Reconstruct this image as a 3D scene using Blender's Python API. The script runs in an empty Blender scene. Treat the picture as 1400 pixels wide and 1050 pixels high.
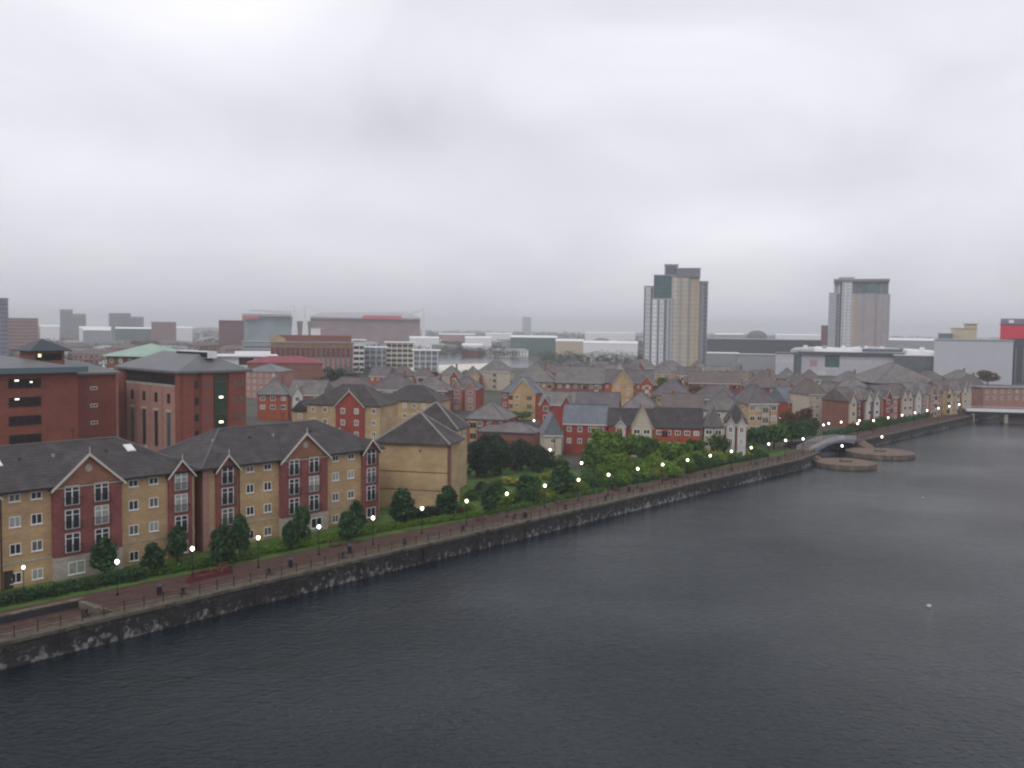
import bpy, math, random
from math import radians, sin, cos, pi, sqrt, atan2, exp
from mathutils import Vector, Matrix
random.seed(7)
C = bpy.context.scene.collection
SC = bpy.context.scene
# ------------------------------------------------------------------ camera
FPX, CAMH = 1300.0, 30.0
PITCH, ROLL = radians(3.32), radians(.72)
Fv = Vector((0, cos(PITCH), -sin(PITCH)))
R0 = Vector((1, 0, 0)); U0 = Vector((0, sin(PITCH), cos(PITCH)))
Rv = R0*cos(ROLL)+U0*sin(ROLL); Uv = -R0*sin(ROLL)+U0*cos(ROLL)
cd = bpy.data.cameras.new('camera'); cam = bpy.data.objects.new('camera', cd); C.objects.link(cam)
cd.sensor_width = 36; cd.lens = 36*FPX/1400; cd.clip_start = .5; cd.clip_end = 40000
cam.matrix_world = Matrix(((Rv.x, Uv.x, -Fv.x, 0), (Rv.y, Uv.y, -Fv.y, 0), (Rv.z, Uv.z, -Fv.z, CAMH), (0, 0, 0, 1)))
SC.camera = cam
SC.view_settings.view_transform = 'Standard'; SC.view_settings.look = 'None'
SC.view_settings.exposure = 0.45; SC.view_settings.gamma = 1
SC.render.engine = 'CYCLES'
SC.cycles.volume_bounces = 1
SC.cycles.filter_width = 2.2
# ------------------------------------------------------------------ world: overcast evening sky
SUN_EL, SUN_AZ = radians(38), radians(200)     # azimuth measured from +Y clockwise
w = bpy.data.worlds.new('World'); SC.world = w; w.use_nodes = True
nt = w.node_tree; nt.nodes.clear(); N = nt.nodes; L = nt.links
def nd(t, **k):
    n = N.new(t)
    for a, b in k.items(): setattr(n, a, b)
    return n
def mth(op, a, b=None, c=None):
    n = N.new('ShaderNodeMath'); n.operation = op
    for i, q in enumerate((a, b, c)):
        if q is None: continue
        if isinstance(q, (int, float)): n.inputs[i].default_value = q
        else: L.new(q, n.inputs[i])
    return n.outputs[0]
out = nd('ShaderNodeOutputWorld'); sky = nd('ShaderNodeTexSky', sky_type='NISHITA')
sky.sun_disc = False; sky.sun_elevation = SUN_EL; sky.sun_rotation = SUN_AZ
bg1 = nd('ShaderNodeBackground'); bg1.inputs[1].default_value = .06; L.new(sky.outputs[0], bg1.inputs[0])
tc = nd('ShaderNodeTexCoord'); sep = nd('ShaderNodeSeparateXYZ'); L.new(tc.outputs['Generated'], sep.inputs[0])
zz = mth('ADD', mth('MAXIMUM', sep.outputs[2], 0.0), .30)
cmb = nd('ShaderNodeCombineXYZ')
L.new(mth('DIVIDE', sep.outputs[0], zz), cmb.inputs[0]); L.new(mth('DIVIDE', sep.outputs[1], zz), cmb.inputs[1])
mp = nd('ShaderNodeMapping'); L.new(cmb.outputs[0], mp.inputs[0]); mp.inputs['Location'].default_value = (3.1, 1.7, 0); mp.inputs['Scale'].default_value = (.6, 1.15, 1)
n1 = nd('ShaderNodeTexNoise'); n1.inputs['Scale'].default_value = 1.5; n1.inputs['Detail'].default_value = 6; n1.inputs['Roughness'].default_value = .48; n1.inputs['Distortion'].default_value = .25
L.new(mp.outputs[0], n1.inputs[0])
val = mth('MULTIPLY', mth('SUBTRACT', n1.outputs[0], .5), .42)
mp.inputs['Location'].default_value = (.6, 1.1, .2); mp.inputs['Scale'].default_value = (1, 1, 2.1); L.new(tc.outputs['Generated'], mp.inputs[0]); n1.inputs['Scale'].default_value = 3.0; n1.inputs['Distortion'].default_value = .55; n1.inputs['Roughness'].default_value = .5
# broad thin and thick places in the cloud deck: (azimuth, elevation) centre, widths, amount
def blob(az, el, wa, we, amt):
    global val
    a = mth('ARCTAN2', sep.outputs[0], sep.outputs[1]); e = mth('ARCSINE', sep.outputs[2])
    da = mth('DIVIDE', mth('SUBTRACT', a, radians(az)), radians(wa)); de = mth('DIVIDE', mth('SUBTRACT', e, radians(el)), radians(we))
    r2 = mth('ADD', mth('MULTIPLY', da, da), mth('MULTIPLY', de, de))
    g = mth('MULTIPLY', mth('EXPONENT', mth('MULTIPLY', r2, -1.0)), amt)
    val = mth('ADD', val, g)
blob(-20, 17, 11, 3.2, .12); blob(-29, 9.5, 7, 2.5, .10); blob(14, 5.5, 6, 1.8, .09); blob(14, 16, 12, 4, .06)
blob(-5, 11.5, 22, 2.6, -.09); blob(14, 8.5, 10, 1.6, -.07); blob(-8, 19, 16, 6, .02)
blob(0, 0, 400, 5.0, -.10); blob(-5, 1.5, 18, 2.2, -.03); blob(22, 3, 8, 4, -.04)
base = mth('ADD', val, .655)
cc = nd('ShaderNodeCombineColor')
L.new(mth('MULTIPLY', base, .99), cc.inputs[0]); L.new(mth('MULTIPLY', base, .985), cc.inputs[1]); L.new(mth('ADD', mth('MULTIPLY', base, .985), .045), cc.inputs[2])
bg2 = nd('ShaderNodeBackground'); L.new(cc.outputs[0], bg2.inputs[0]); bg2.inputs[1].default_value = 1.0
mx = nd('ShaderNodeMixShader'); mx.inputs[0].default_value = .93
L.new(bg1.outputs[0], mx.inputs[1]); L.new(bg2.outputs[0], mx.inputs[2]); L.new(mx.outputs[0], out.inputs[0])
# sun, veiled by cloud
sl = bpy.data.lights.new('sun', 'SUN'); sl.energy = .55; sl.angle = radians(25); sl.color = (1, .96, .9)
so = bpy.data.objects.new('sun', sl); C.objects.link(so)
sd = Vector((sin(SUN_AZ)*cos(SUN_EL), cos(SUN_AZ)*cos(SUN_EL), sin(SUN_EL)))
so.rotation_euler = sd.to_track_quat('Z', 'Y').to_euler()

# ------------------------------------------------------------------ layout helpers
QU = Vector((.64, .768)); QV = Vector((-.768, .64)); QA = atan2(.768, .64)   # along the quay, inland
def W(u, v): p = QU*u+QV*v; return p.x, p.y
def ray(px, py): return Fv+Rv*((px-700)/FPX)-Uv*((py-525)/FPX)
def at(px, py, z=0):
    d = ray(px, py); t = (z-CAMH)/d.z; return d.x*t, d.y*t
def at_d(px, D):        # the ground point D metres ahead in the direction of px
    d = ray(px, 450); return d.x/d.y*D, D
# ------------------------------------------------------------------ materials
MATS = {}
def mat(name, col, rough=.8, var=.25, scale=1.0, bump=0.0, brick=None, spec=.3, emis=None, metal=0, streak=0, bscale=6):
    if name in MATS: return MATS[name]
    m = bpy.data.materials.new(name); m.use_nodes = True; t = m.node_tree; b = t.nodes['Principled BSDF']
    b.inputs['Roughness'].default_value = rough; b.inputs['Specular IOR Level'].default_value = spec; b.inputs['Metallic'].default_value = metal
    if emis:
        b.inputs['Base Color'].default_value = (*col, 1)
        b.inputs['Emission Color'].default_value = (*emis[0], 1); b.inputs['Emission Strength'].default_value = emis[1]
        MATS[name] = m; return m
    co = t.nodes.new('ShaderNodeTexCoord')
    nz = t.nodes.new('ShaderNodeTexNoise'); nz.inputs['Scale'].default_value = scale; nz.inputs['Detail'].default_value = 7; nz.inputs['Roughness'].default_value = .65
    src = co.outputs['Object']
    if streak:
        mp = t.nodes.new('ShaderNodeMapping'); mp.inputs['Scale'].default_value = (1, 1, streak); t.links.new(src, mp.inputs[0]); t.links.new(mp.outputs[0], nz.inputs['Vector'])
    else: t.links.new(src, nz.inputs['Vector'])
    rp = t.nodes.new('ShaderNodeValToRGB'); e = rp.color_ramp.elements
    e[0].position = .3; e[1].position = .7
    e[0].color = tuple(c*(1-var) for c in col)+(1,); e[1].color = tuple(min(1, c*(1+var)) for c in col)+(1,)
    t.links.new(nz.outputs[0], rp.inputs[0]); colout = rp.outputs[0]
    if brick:
        # brick texture laid on the wall plane: (along, height)
        sp = t.nodes.new('ShaderNodeSeparateXYZ'); t.links.new(src, sp.inputs[0])
        ad = t.nodes.new('ShaderNodeMath'); ad.operation = 'ADD'; t.links.new(sp.outputs[0], ad.inputs[0]); t.links.new(sp.outputs[1], ad.inputs[1])
        cb = t.nodes.new('ShaderNodeCombineXYZ'); t.links.new(ad.outputs[0], cb.inputs[0]); t.links.new(sp.outputs[2], cb.inputs[1])
        bk = t.nodes.new('ShaderNodeTexBrick'); t.links.new(cb.outputs[0], bk.inputs[0])
        bw, bh = brick[0], brick[1]
        bk.inputs['Scale'].default_value = 1; bk.inputs['Brick Width'].default_value = bw; bk.inputs['Row Height'].default_value = bh; bk.inputs['Mortar Size'].default_value = bh*.1
        bk.inputs['Color1'].default_value = (.9, .9, .9, 1); bk.inputs['Color2'].default_value = (1.1, 1.08, 1.05, 1); bk.inputs['Mortar'].default_value = (*(brick[2] if len(brick) > 2 else (.75, .78, .8)), 1)
        mm = t.nodes.new('ShaderNodeMix'); mm.data_type = 'RGBA'; mm.blend_type = 'MULTIPLY'; mm.inputs[0].default_value = 1
        t.links.new(colout, mm.inputs[6]); t.links.new(bk.outputs[0], mm.inputs[7]); colout = mm.outputs[2]
    t.links.new(colout, b.inputs['Base Color'])
    if bump:
        bp = t.nodes.new('ShaderNodeBump'); bp.inputs['Strength'].default_value = bump; bp.inputs['Distance'].default_value = .05
        n2 = t.nodes.new('ShaderNodeTexNoise'); n2.inputs['Scale'].default_value = bscale; n2.inputs['Detail'].default_value = 5; t.links.new(src, n2.inputs['Vector'])
        t.links.new(n2.outputs[0], bp.inputs['Height']); t.links.new(bp.outputs[0], b.inputs['Normal'])
    MATS[name] = m; return m
BR = (.45, .15)
YEL = mat('yellow_brick', (.46, .315, .175), .9, .26, .22, brick=BR, streak=1.8)
YEL2 = mat('sand_brick', (.46, .33, .19), .9, .25, .2, brick=BR, streak=2.2)
PLUM = mat('plum_brick', (.22, .075, .07), .9, .22, .6, brick=BR)
RED = mat('red_brick', (.30, .062, .045), .9, .22, .5, brick=BR)
ORG = mat('orange_brick', (.35, .085, .045), .9, .2, .5, brick=BR)
DRED = mat('office_red_brick', (.235, .075, .055), .88, .14, .25, brick=(.9, .3))
BRN = mat('brown_brick', (.23, .10, .075), .9, .2, .5, brick=BR)
PINKB = mat('pink_brick', (.36, .2, .17), .9, .15, .4, brick=(.9, .3))
CREAM = mat('cream_render', (.47, .41, .32), .85, .1, .6)
WHITER = mat('white_render', (.52, .50, .48), .8, .08, .5)
STONE = mat('pale_stone', (.38, .34, .29), .85, .18, .8, brick=(.9, .3))
TILE_D = mat('dark_roof_tiles', (.062, .055, .056), .7, .42, .5, brick=(.6, .3, (.6, .6, .6)))
TILE_G = mat('grey_roof_tiles', (.175, .163, .16), .75, .3, .4, brick=(.6, .35, (.7, .7, .7)))
TILE_B = mat('brownish_roof_tiles', (.15, .125, .118), .8, .22, .4, brick=(.6, .35, (.7, .7, .7)))
SLATE = mat('blue_slate', (.15, .165, .195), .55, .18, .4, brick=(.7, .4, (.75, .75, .75)))
METALR = mat('grey_metal_roof', (.24, .25, .26), .5, .12, .3, brick=(.8, 30, (.6, .6, .6)))
FASC = mat('blue_grey_fascia', (.10, .15, .175), .5, .1, .3)
DARKSL = mat('dark_blue_metal_roof', (.05, .068, .095), .5, .15, .3, brick=(.8, 30, (.6, .6, .6)))
COPPER = mat('pale_green_copper', (.30, .42, .35), .6, .12, .4)
RIDGE = mat('pale_ridge_tiles', (.12, .11, .115), .8, .2, 2)
WFRAME = mat('white_window_frame', (.72, .72, .70), .5, .05, 3)
BARGE = mat('cream_bargeboard', (.55, .52, .46), .6, .1, 3)
GLASS = mat('window_glass', (.022, .026, .032), .08, .3, .35, spec=.6)
GLASSL = mat('curtain_and_reflection_glass', (.30, .31, .29), .25, .35, 1.2, spec=.5)
GLASSM = mat('half_drawn_curtain_glass', (.11, .11, .10), .2, .4, 2.0, spec=.5)
GLASST = mat('teal_glass', (.05, .11, .12), .12, .3, .3, spec=.6)
GLASSB = mat('blue_grey_glass', (.11, .13, .155), .15, .3, .25, spec=.6)
IRON = mat('black_iron', (.015, .015, .017), .5, .2, 3)
DARK = mat('dark_opening', (.014, .010, .010), .8, .3, 1)
WMET = mat('white_metal', (.74, .74, .75), .45, .06, .3)
GMET = mat('grey_metal_cladding', (.30, .31, .33), .5, .1, .3)
DMET = mat('dark_metal_cladding', (.07, .075, .09), .5, .15, .3)
LITW = mat('lit_window', (.5, .45, .35), .5, emis=((1, .72, .38), 1.4))
LITC = mat('lit_ceiling_light', (.5, .5, .45), .5, emis=((1, .92, .7), 2.6))
GLOBE = mat('lamp_globe_light', (.9, .9, .8), .4, emis=((1, .90, .70), 6.0))
GLOBEO = mat('orange_lamp_light', (.9, .8, .6), .4, emis=((1, .62, .25), 8.0))
BARK = mat('bark', (.06, .045, .035), .9, .3, 4, bump=.5)
STONEQ = None

# ------------------------------------------------------------------ object helpers
class MB:
    def __init__(s): s.v = []; s.f = []; s.m = []
    def poly(s, pts, mi=0):
        b = len(s.v); s.v += [tuple(p) for p in pts]; s.f.append(tuple(range(b, b+len(pts)))); s.m.append(mi); return s
    def box(s, x0, x1, y0, y1, z0, z1, mi=0):
        b = len(s.v); s.v += [(x0, y0, z0), (x1, y0, z0), (x1, y1, z0), (x0, y1, z0), (x0, y0, z1), (x1, y0, z1), (x1, y1, z1), (x0, y1, z1)]
        for q in ((3, 2, 1, 0), (4, 5, 6, 7), (0, 1, 5, 4), (1, 2, 6, 5), (2, 3, 7, 6), (3, 0, 4, 7)): s.f.append(tuple(b+i for i in q)); s.m.append(mi)
        return s
    def prism(s, pl, z0, z1, mi=0, cap=True):      # pl counter-clockwise (x, y)
        b = len(s.v); n = len(pl); s.v += [(x, y, z0) for x, y in pl]+[(x, y, z1) for x, y in pl]
        for i in range(n): s.f.append((b+i, b+(i+1) % n, b+n+(i+1) % n, b+n+i)); s.m.append(mi)
        if cap: s.f.append(tuple(b+n+i for i in range(n))); s.m.append(mi); s.f.append(tuple(b+i for i in reversed(range(n)))); s.m.append(mi)
        return s
    def tube(s, pts, rads, n=8, mi=0):
        rings = []
        for i, p in enumerate(pts):
            p = Vector(p); d = (Vector(pts[min(i+1, len(pts)-1)])-Vector(pts[max(i-1, 0)])).normalized()
            a = d.orthogonal().normalized() if abs(d.z) < .99 else Vector((1, 0, 0)); c = d.cross(a).normalized(); a = c.cross(d)
            b = len(s.v); rings.append(b)
            for k in range(n): q = p+(a*cos(2*pi*k/n)+c*sin(2*pi*k/n))*rads[i]; s.v.append(tuple(q))
        for i in range(len(pts)-1):
            for k in range(n): s.f.append((rings[i]+k, rings[i]+(k+1) % n, rings[i+1]+(k+1) % n, rings[i+1]+k)); s.m.append(mi)
        s.f.append(tuple(rings[-1]+k for k in range(n))); s.m.append(mi); s.f.append(tuple(rings[0]+k for k in reversed(range(n)))); s.m.append(mi)
        return s
    def lathe(s, prof, n=12, cx=0, cy=0, mi=0):
        rings = []
        for r, z in prof:
            rings.append(len(s.v))
            for k in range(n): s.v.append((cx+r*cos(2*pi*k/n), cy+r*sin(2*pi*k/n), z))
        for i in range(len(prof)-1):
            for k in range(n): s.f.append((rings[i]+k, rings[i]+(k+1) % n, rings[i+1]+(k+1) % n, rings[i+1]+k)); s.m.append(mi)
        s.f.append(tuple(rings[-1]+k for k in range(n))); s.m.append(mi); s.f.append(tuple(rings[0]+k for k in reversed(range(n)))); s.m.append(mi)
        return s
    def mesh(s, name, mats, smooth=False):
        me = bpy.data.meshes.new(name); me.from_pydata(s.v, [], s.f)
        for m in (mats if isinstance(mats, (list, tuple)) else [mats]): me.materials.append(m)
        me.polygons.foreach_set('material_index', s.m)
        if smooth: me.polygons.foreach_set('use_smooth', [True]*len(s.f))
        me.update(); return me
def ob(name, me, parent=None, loc=(0, 0, 0), rz=0):
    o = bpy.data.objects.new(name, me); C.objects.link(o); o.location = loc; o.rotation_euler = (0, 0, rz)
    if parent: o.parent = parent
    return o
def part(name, mb, mats, parent, loc=(0, 0, 0), rz=0, smooth=False, label=None):
    o = ob(name, mb.mesh(name, mats, smooth), parent, loc, rz)
    if label: o['label'] = label
    return o
def tag(o, label, cat, group=None):
    o['label'] = label; o['category'] = cat
    if group: o['group'] = group
    return o
def thing(name, label, cat, x, y, rz=0, group=None, z=0): return tag(ob(name, None, None, (x, y, z), rz), label, cat, group)
def struct(name, mb, m, kind='structure', smooth=False):
    o = ob(name, mb.mesh(name, m, smooth)); o['kind'] = kind; return o
def dup(root, x, y, rz=0, label=None, z=0, sc=None):
    r = root.copy(); C.objects.link(r); r.location = (x, y, z); r.rotation_euler = (0, 0, rz)
    if sc: r.scale = sc
    if label: r['label'] = label
    for ch in root.children:
        c = ch.copy(); C.objects.link(c); c.parent = r
        for g in ch.children: d = g.copy(); C.objects.link(d); d.parent = c
    return r
def leaves(mb, cx, cy, cz, rx, ry, rz_, n, s, shell=.45):
    for _ in range(n):
        while True:
            d = Vector((random.gauss(0, 1), random.gauss(0, 1), random.gauss(0, 1)))
            if d.length > .1: break
        d.normalize(); k = (shell+(1-shell)*random.random())**.6
        p = Vector((cx+d.x*rx*k, cy+d.y*ry*k, cz+d.z*rz_*k))
        a = Vector((random.gauss(0, 1), random.gauss(0, 1), random.gauss(0, .7))).normalized(); b = a.orthogonal().normalized(); q = random.random()*6.28
        c = b*cos(q)+a.cross(b)*sin(q); dd = a.cross(c); z = s*(.6+.8*random.random())
        mb.poly([p+c*z, p+dd*z*.6, p-c*z, p-dd*z*.6])
# ------------------------------------------------------------------ windows (shared meshes)
WC = {}
def win_mesh(w, h, kind, glass):
    k = (w, h, kind, glass.name)
    if k in WC: return WC[k]
    t = .085 if kind != 'far' else .14; f = MB(); x = w/2
    f.box(-x, -x+t, -.07, .02, 0, h).box(x-t, x, -.07, .02, 0, h).box(-x+t, x-t, -.07, .02, h-t, h).box(-x+t, x-t, -.07, .02, 0, t)
    if kind == 'case':
        f.box(-t/2, t/2, -.068, .018, t, h-t)
        f.box(-x-.06, x+.06, -.12, .019, -.1, -.002)
    elif kind == 'french':
        f.box(-t*.8, t*.8, -.068, .018, t, h-t); f.box(-x+t, -t*.8, -.066, .016, h*.72, h*.72+.07).box(t*.8, x-t, -.066, .016, h*.72, h*.72+.07)
    elif kind == 'far': f.box(-t/2, t/2, -.068, .018, t, h-t)
    fm = f.mesh('window', WFRAME); pm = MB().box(-x+t*.5, x-t*.5, -.03, .01, t*.5, h-t*.5).mesh('pane', glass)
    WC[k] = (fm, pm); return WC[k]
def window(parent, x, z, w=1.2, h=1.2, kind='case', glass=None, y=0, rz=0):
    fm, pm = win_mesh(w, h, kind, glass or random.choice([GLASS, GLASS, GLASS, GLASSM, GLASSL]))
    o = ob('window', fm, parent, (x, y, z), rz); ob('pane', pm, o); return o
FW = {}
def farwin(parent, x, z, w=1.1, h=1.2, y=0, rz=0, glass=None):
    g = glass or random.choice([GLASS, GLASS, GLASS, GLASSM, GLASSL]); k = (w, h, g.name)
    if k not in FW:
        m = MB().box(-w/2, w/2, -.05, .02, 0, h, 0).box(-w/2+.15, -.06, -.07, -.03, .15, h-.15, 1).box(.06, w/2-.15, -.07, -.03, .15, h-.15, 1)
        FW[k] = m.mesh('window', [WFRAME, g])
    return ob('window', FW[k], parent, (x, y, z), rz)
def balcony_mesh(w):
    m = MB(); x = w/2; m.box(-x, x, -.36, -.32, 1.0, 1.06).box(-x, x, -.36, -.32, .05, .1)
    n = int(w/.22)
    for i in range(n+1): q = -x+i*w/n; m.box(q-.02, q+.02, -.355, -.325, .1, 1.0)
    m.box(-x, -x+.05, -.32, 0, 1.0, 1.06).box(x-.05, x, -.32, 0, 1.0, 1.06).box(-x, -x+.05, -.32, 0, .05, .1).box(x-.05, x, -.32, 0, .05, .1)
    return m.mesh('balcony', IRON)
BAL = {}
def balcony(parent, x, z, w, y=0):
    if w not in BAL: BAL[w] = balcony_mesh(w)
    return ob('balcony', BAL[w], parent, (x, y, z))
# ------------------------------------------------------------------ roofs
def roof_mb(kind, x0, x1, y0, y1, z, rh, ov=.45, th=.18, inset=None):
    m = MB(); X0, X1, Y0, Y1 = x0-ov, x1+ov, y0-ov, y1+ov; zt = z+th
    wx, wy = X1-X0, Y1-Y0; cx, cy = (X0+X1)/2, (Y0+Y1)/2
    a = [(X0, Y0), (X1, Y0), (X1, Y1), (X0, Y1)]
    m.poly([(p[0], p[1], z) for p in reversed(a)])
    for i in range(4): p, q = a[i], a[(i+1) % 4]; m.poly([(p[0], p[1], z), (q[0], q[1], z), (q[0], q[1], zt), (p[0], p[1], zt)])
    A, B, D, E_ = [(p[0], p[1], zt) for p in a]; T = zt+rh
    if kind == 'pyr': kind = 'hip'; inset = wx/2*.97
    if kind == 'hip':
        if wx >= wy or inset == wx/2*.97:
            k = inset if inset is not None else min(wy/2, wx/2*.98); P, Q = (X0+k, cy, T), (X1-k, cy, T)
            m.poly([A, B, Q, P]); m.poly([B, D, Q]); m.poly([D, E_, P, Q]); m.poly([E_, A, P])
        else:
            k = inset if inset is not None else min(wx/2, wy/2*.98); P, Q = (cx, Y0+k, T), (cx, Y1-k, T)
            m.poly([A, B, P]); m.poly([B, D, Q, P]); m.poly([D, E_, Q]); m.poly([E_, A, P, Q])
    elif kind == 'gable':
        P, Q = (X0, cy, T), (X1, cy, T); m.poly([A, B, Q, P]); m.poly([D, E_, P, Q]); m.poly([E_, A, P]); m.poly([B, D, Q])
    elif kind == 'gablef':
        P, Q = (cx, Y0, T), (cx, Y1, T); m.poly([B, D, Q, P]); m.poly([E_, A, P, Q]); m.poly([A, B, P]); m.poly([D, E_, Q])
    elif kind == 'flat':
        m.poly([A, B, D, E_])
    return m
def hipcaps(kind, x0, x1, y0, y1, z, rh, ov=.45, th=.18, r=.15):
    X0, X1, Y0, Y1 = x0-ov, x1+ov, y0-ov, y1+ov; zt = z+th; T = zt+rh; wx, wy = X1-X0, Y1-Y0; cx, cy = (X0+X1)/2, (Y0+Y1)/2; m = MB()
    if kind in ('hip', 'pyr'):
        if wx >= wy or kind == 'pyr': k = min(wy/2, wx/2*.98) if kind == 'hip' else wx/2*.97; P, Q = (X0+k, cy, T), (X1-k, cy, T); ps = [((X0, Y0, zt), P), ((X0, Y1, zt), P), ((X1, Y0, zt), Q), ((X1, Y1, zt), Q), (P, Q)]
        else: k = min(wx/2, wy/2*.98); P, Q = (cx, Y0+k, T), (cx, Y1-k, T); ps = [((X0, Y0, zt), P), ((X1, Y0, zt), P), ((X0, Y1, zt), Q), ((X1, Y1, zt), Q), (P, Q)]
    elif kind == 'gable': ps = [((X0, cy, T), (X1, cy, T))]
    else: ps = [((cx, Y0, T), (cx, Y1, T))]
    for a, b in ps: m.tube([a, b], [r, r], 6)
    return m
def gable_bay(root, xc, w, ze, apex, proud, wallm, roofm, back, base_z=0, board=.28, ov=.35):
    """a bay standing proud of the front, with a pointed gable, its own small roof and bargeboards"""
    x0, x1 = xc-w/2, xc+w/2; za = apex-.15
    m = MB(); f = [(x0, base_z), (x1, base_z), (x1, ze), (xc, za), (x0, ze)]
    m.poly([(x, -proud, z) for x, z in f])
    m.poly([(x0, .02, base_z), (x0, -proud, base_z), (x0, -proud, ze), (x0, .02, ze)]); m.poly([(x1, -proud, base_z), (x1, .02, base_z), (x1, .02, ze), (x1, -proud, ze)])
    bay = part('gable_bay', m, wallm, root)
    s = (apex-ze)/(w/2); e = w/2+ov; zb = apex-s*e
    r = MB(); yf = -proud-.35; t = .14
    for sg in (-1, 1):
        a = [(xc, yf, apex), (xc+sg*e, yf, zb), (xc+sg*e, back*.35, zb), (xc, back, apex)]
        b = [(p[0], p[1], p[2]+t) for p in a]
        if sg < 0: a.reverse(); b.reverse()
        r.poly(a); r.poly(list(reversed(b)))
        for i in range(4): r.poly([a[i], a[(i+1) % 4], b[(i+1) % 4], b[i]])
    part('gable_roof', r, roofm, root)
    g = MB()
    for sg in (-1, 1):
        P, Q = Vector((xc, 0, apex+t+.05)), Vector((xc+sg*(e+.1), 0, zb+t-.03)); y0, y1 = yf-.08, yf-.003
        c = [P, Q, Q-Vector((0, 0, board)), P-Vector((0, 0, board*1.25))]
        fr = [(p.x, y0, p.z) for p in c]; bk = [(p.x, y1, p.z) for p in c]
        if sg > 0: g.poly(list(reversed(fr))[::-1][::-1]); g.poly(bk)
        else: g.poly(fr); g.poly(list(reversed(bk)))
        for i in range(4): g.poly([fr[i], fr[(i+1) % 4], bk[(i+1) % 4], bk[i]])
    g.lathe([(.05, apex), (.05, apex+.75), (.01, apex+.95)], 6, xc, yf-.04)
    part('bargeboard', g, BARGE, root)
    return bay

# ------------------------------------------------------------------ setting: land, water, promenade
GROUND = mat('town_ground', (.075, .078, .06), .95, .35, .03, bump=.3)
FAR = 14000
edge = [(-600, 92.3), (36, 92.6), (80, 92.6), (130, 92.0), (170, 91.6), (216, 90.6), (233, 92.8)]
e2 = [(235, 104), (248, 108), (260, 101), (264, 94.6), (300, 94.2), (393, 94.2), (445, 90), (470, 60), (520, -300), (900, -1600)]
land = MB()
P = [W(*q) for q in edge+e2]
pl = [(x, y, 0) for x, y in P]+[(FAR, -1200, 0), (FAR, FAR, 0), (-FAR, FAR, 0), (-FAR, -900, 0)]
land.poly(pl)
struct('ground', land, GROUND)
# water
def water_mat(name, deep, amp):
    m = bpy.data.materials.new(name); m.use_nodes = True; t = m.node_tree; b = t.nodes['Principled BSDF']
    b.inputs['Base Color'].default_value = (*deep, 1); b.inputs['Roughness'].default_value = .12; b.inputs['IOR'].default_value = 1.30; b.inputs['Specular Tint'].default_value = (.72, .89, 1, 1)
    co = t.nodes.new('ShaderNodeTexCoord'); mp = t.nodes.new('ShaderNodeMapping'); mp.inputs['Rotation'].default_value = (0, 0, radians(8)); mp.inputs['Scale'].default_value = (.8, 1, 1)
    t.links.new(co.outputs['Object'], mp.inputs[0])
    a = t.nodes.new('ShaderNodeTexNoise'); a.inputs['Scale'].default_value = 1.5; a.inputs['Detail'].default_value = 4; a.inputs['Roughness'].default_value = .6
    c = t.nodes.new('ShaderNodeTexNoise'); c.inputs['Scale'].default_value = .13; c.inputs['Detail'].default_value = 2
    t.links.new(mp.outputs[0], a.inputs['Vector']); t.links.new(co.outputs['Object'], c.inputs['Vector'])
    # gusts: the ripples are stronger in patches
    mr = t.nodes.new('ShaderNodeMapRange'); mr.inputs[1].default_value = .3; mr.inputs[2].default_value = .7; mr.inputs[3].default_value = .3; mr.inputs[4].default_value = 1.1
    g = t.nodes.new('ShaderNodeTexNoise'); g.inputs['Scale'].default_value = .02; g.inputs['Detail'].default_value = 3; t.links.new(mp.outputs[0], g.inputs['Vector']); t.links.new(g.outputs[0], mr.inputs[0])
    mu = t.nodes.new('ShaderNodeMath'); mu.operation = 'MULTIPLY'; t.links.new(a.outputs[0], mu.inputs[0]); t.links.new(mr.outputs[0], mu.inputs[1])
    ad = t.nodes.new('ShaderNodeMath'); ad.operation = 'ADD'; t.links.new(mu.outputs[0], ad.inputs[0]); t.links.new(c.outputs[0], ad.inputs[1])
    bp = t.nodes.new('ShaderNodeBump'); bp.inputs['Strength'].default_value = 1; bp.inputs['Distance'].default_value = amp
    t.links.new(ad.outputs[0], bp.inputs['Height']); t.links.new(bp.outputs[0], b.inputs['Normal'])
    return m
WATER = water_mat('dock_water', (.006, .012, .016), .42)
struct('water', MB().poly([(-1500, -1500, -2.55), (3000, -1500, -2.55), (3000, 1000, -2.55), (-1500, 1000, -2.55)]), WATER)
# promenade, back path and grass strip
PAVE = mat('promenade_paving', (.105, .055, .042), .85, .5, .7, brick=(1.2, .6, (.7, .7, .7)))
ROADM = mat('asphalt_road', (.05, .05, .052), .85, .2, .5)
GRASS = mat('grass_turf', (.065, .12, .022), .95, .45, .35, bump=.6)
def strip(name, pts_front, pts_back, z, m, kind='structure'):
    mb = MB()
    for i in range(len(pts_front)-1):
        a, b, c, d = [W(*q) for q in (pts_front[i], pts_front[i+1], pts_back[i+1], pts_back[i])]
        mb.poly([(*a, z), (*b, z), (*c, z), (*d, z)])
    return struct(name, mb, m, kind)
us = [-60, 36, 80, 130, 170, 216, 232]
fr = [92.3, 92.6, 92.6, 92.0, 91.6, 90.7, 92.9]
strip('promenade', [(u, f+.9) for u, f in zip(us, fr)], list(zip(us, [103, 103.2, 101.5, 98.6, 98.6, 97.2, 98])), .012, PAVE)
PAVB = mat('buff_paving', (.135, .098, .068), .85, .5, .9, brick=(1.2, .6, (.7, .7, .7)))
strip('promenade_edge', [(u, f+.92) for u, f in zip(us, fr)], [(u, f+3.0) for u, f in zip(us, fr)], .018, PAVB)
strip('promenade', [(265, 95.2), (393, 95.0)], [(265, 103), (393, 102)], .012, PAVE)
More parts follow.
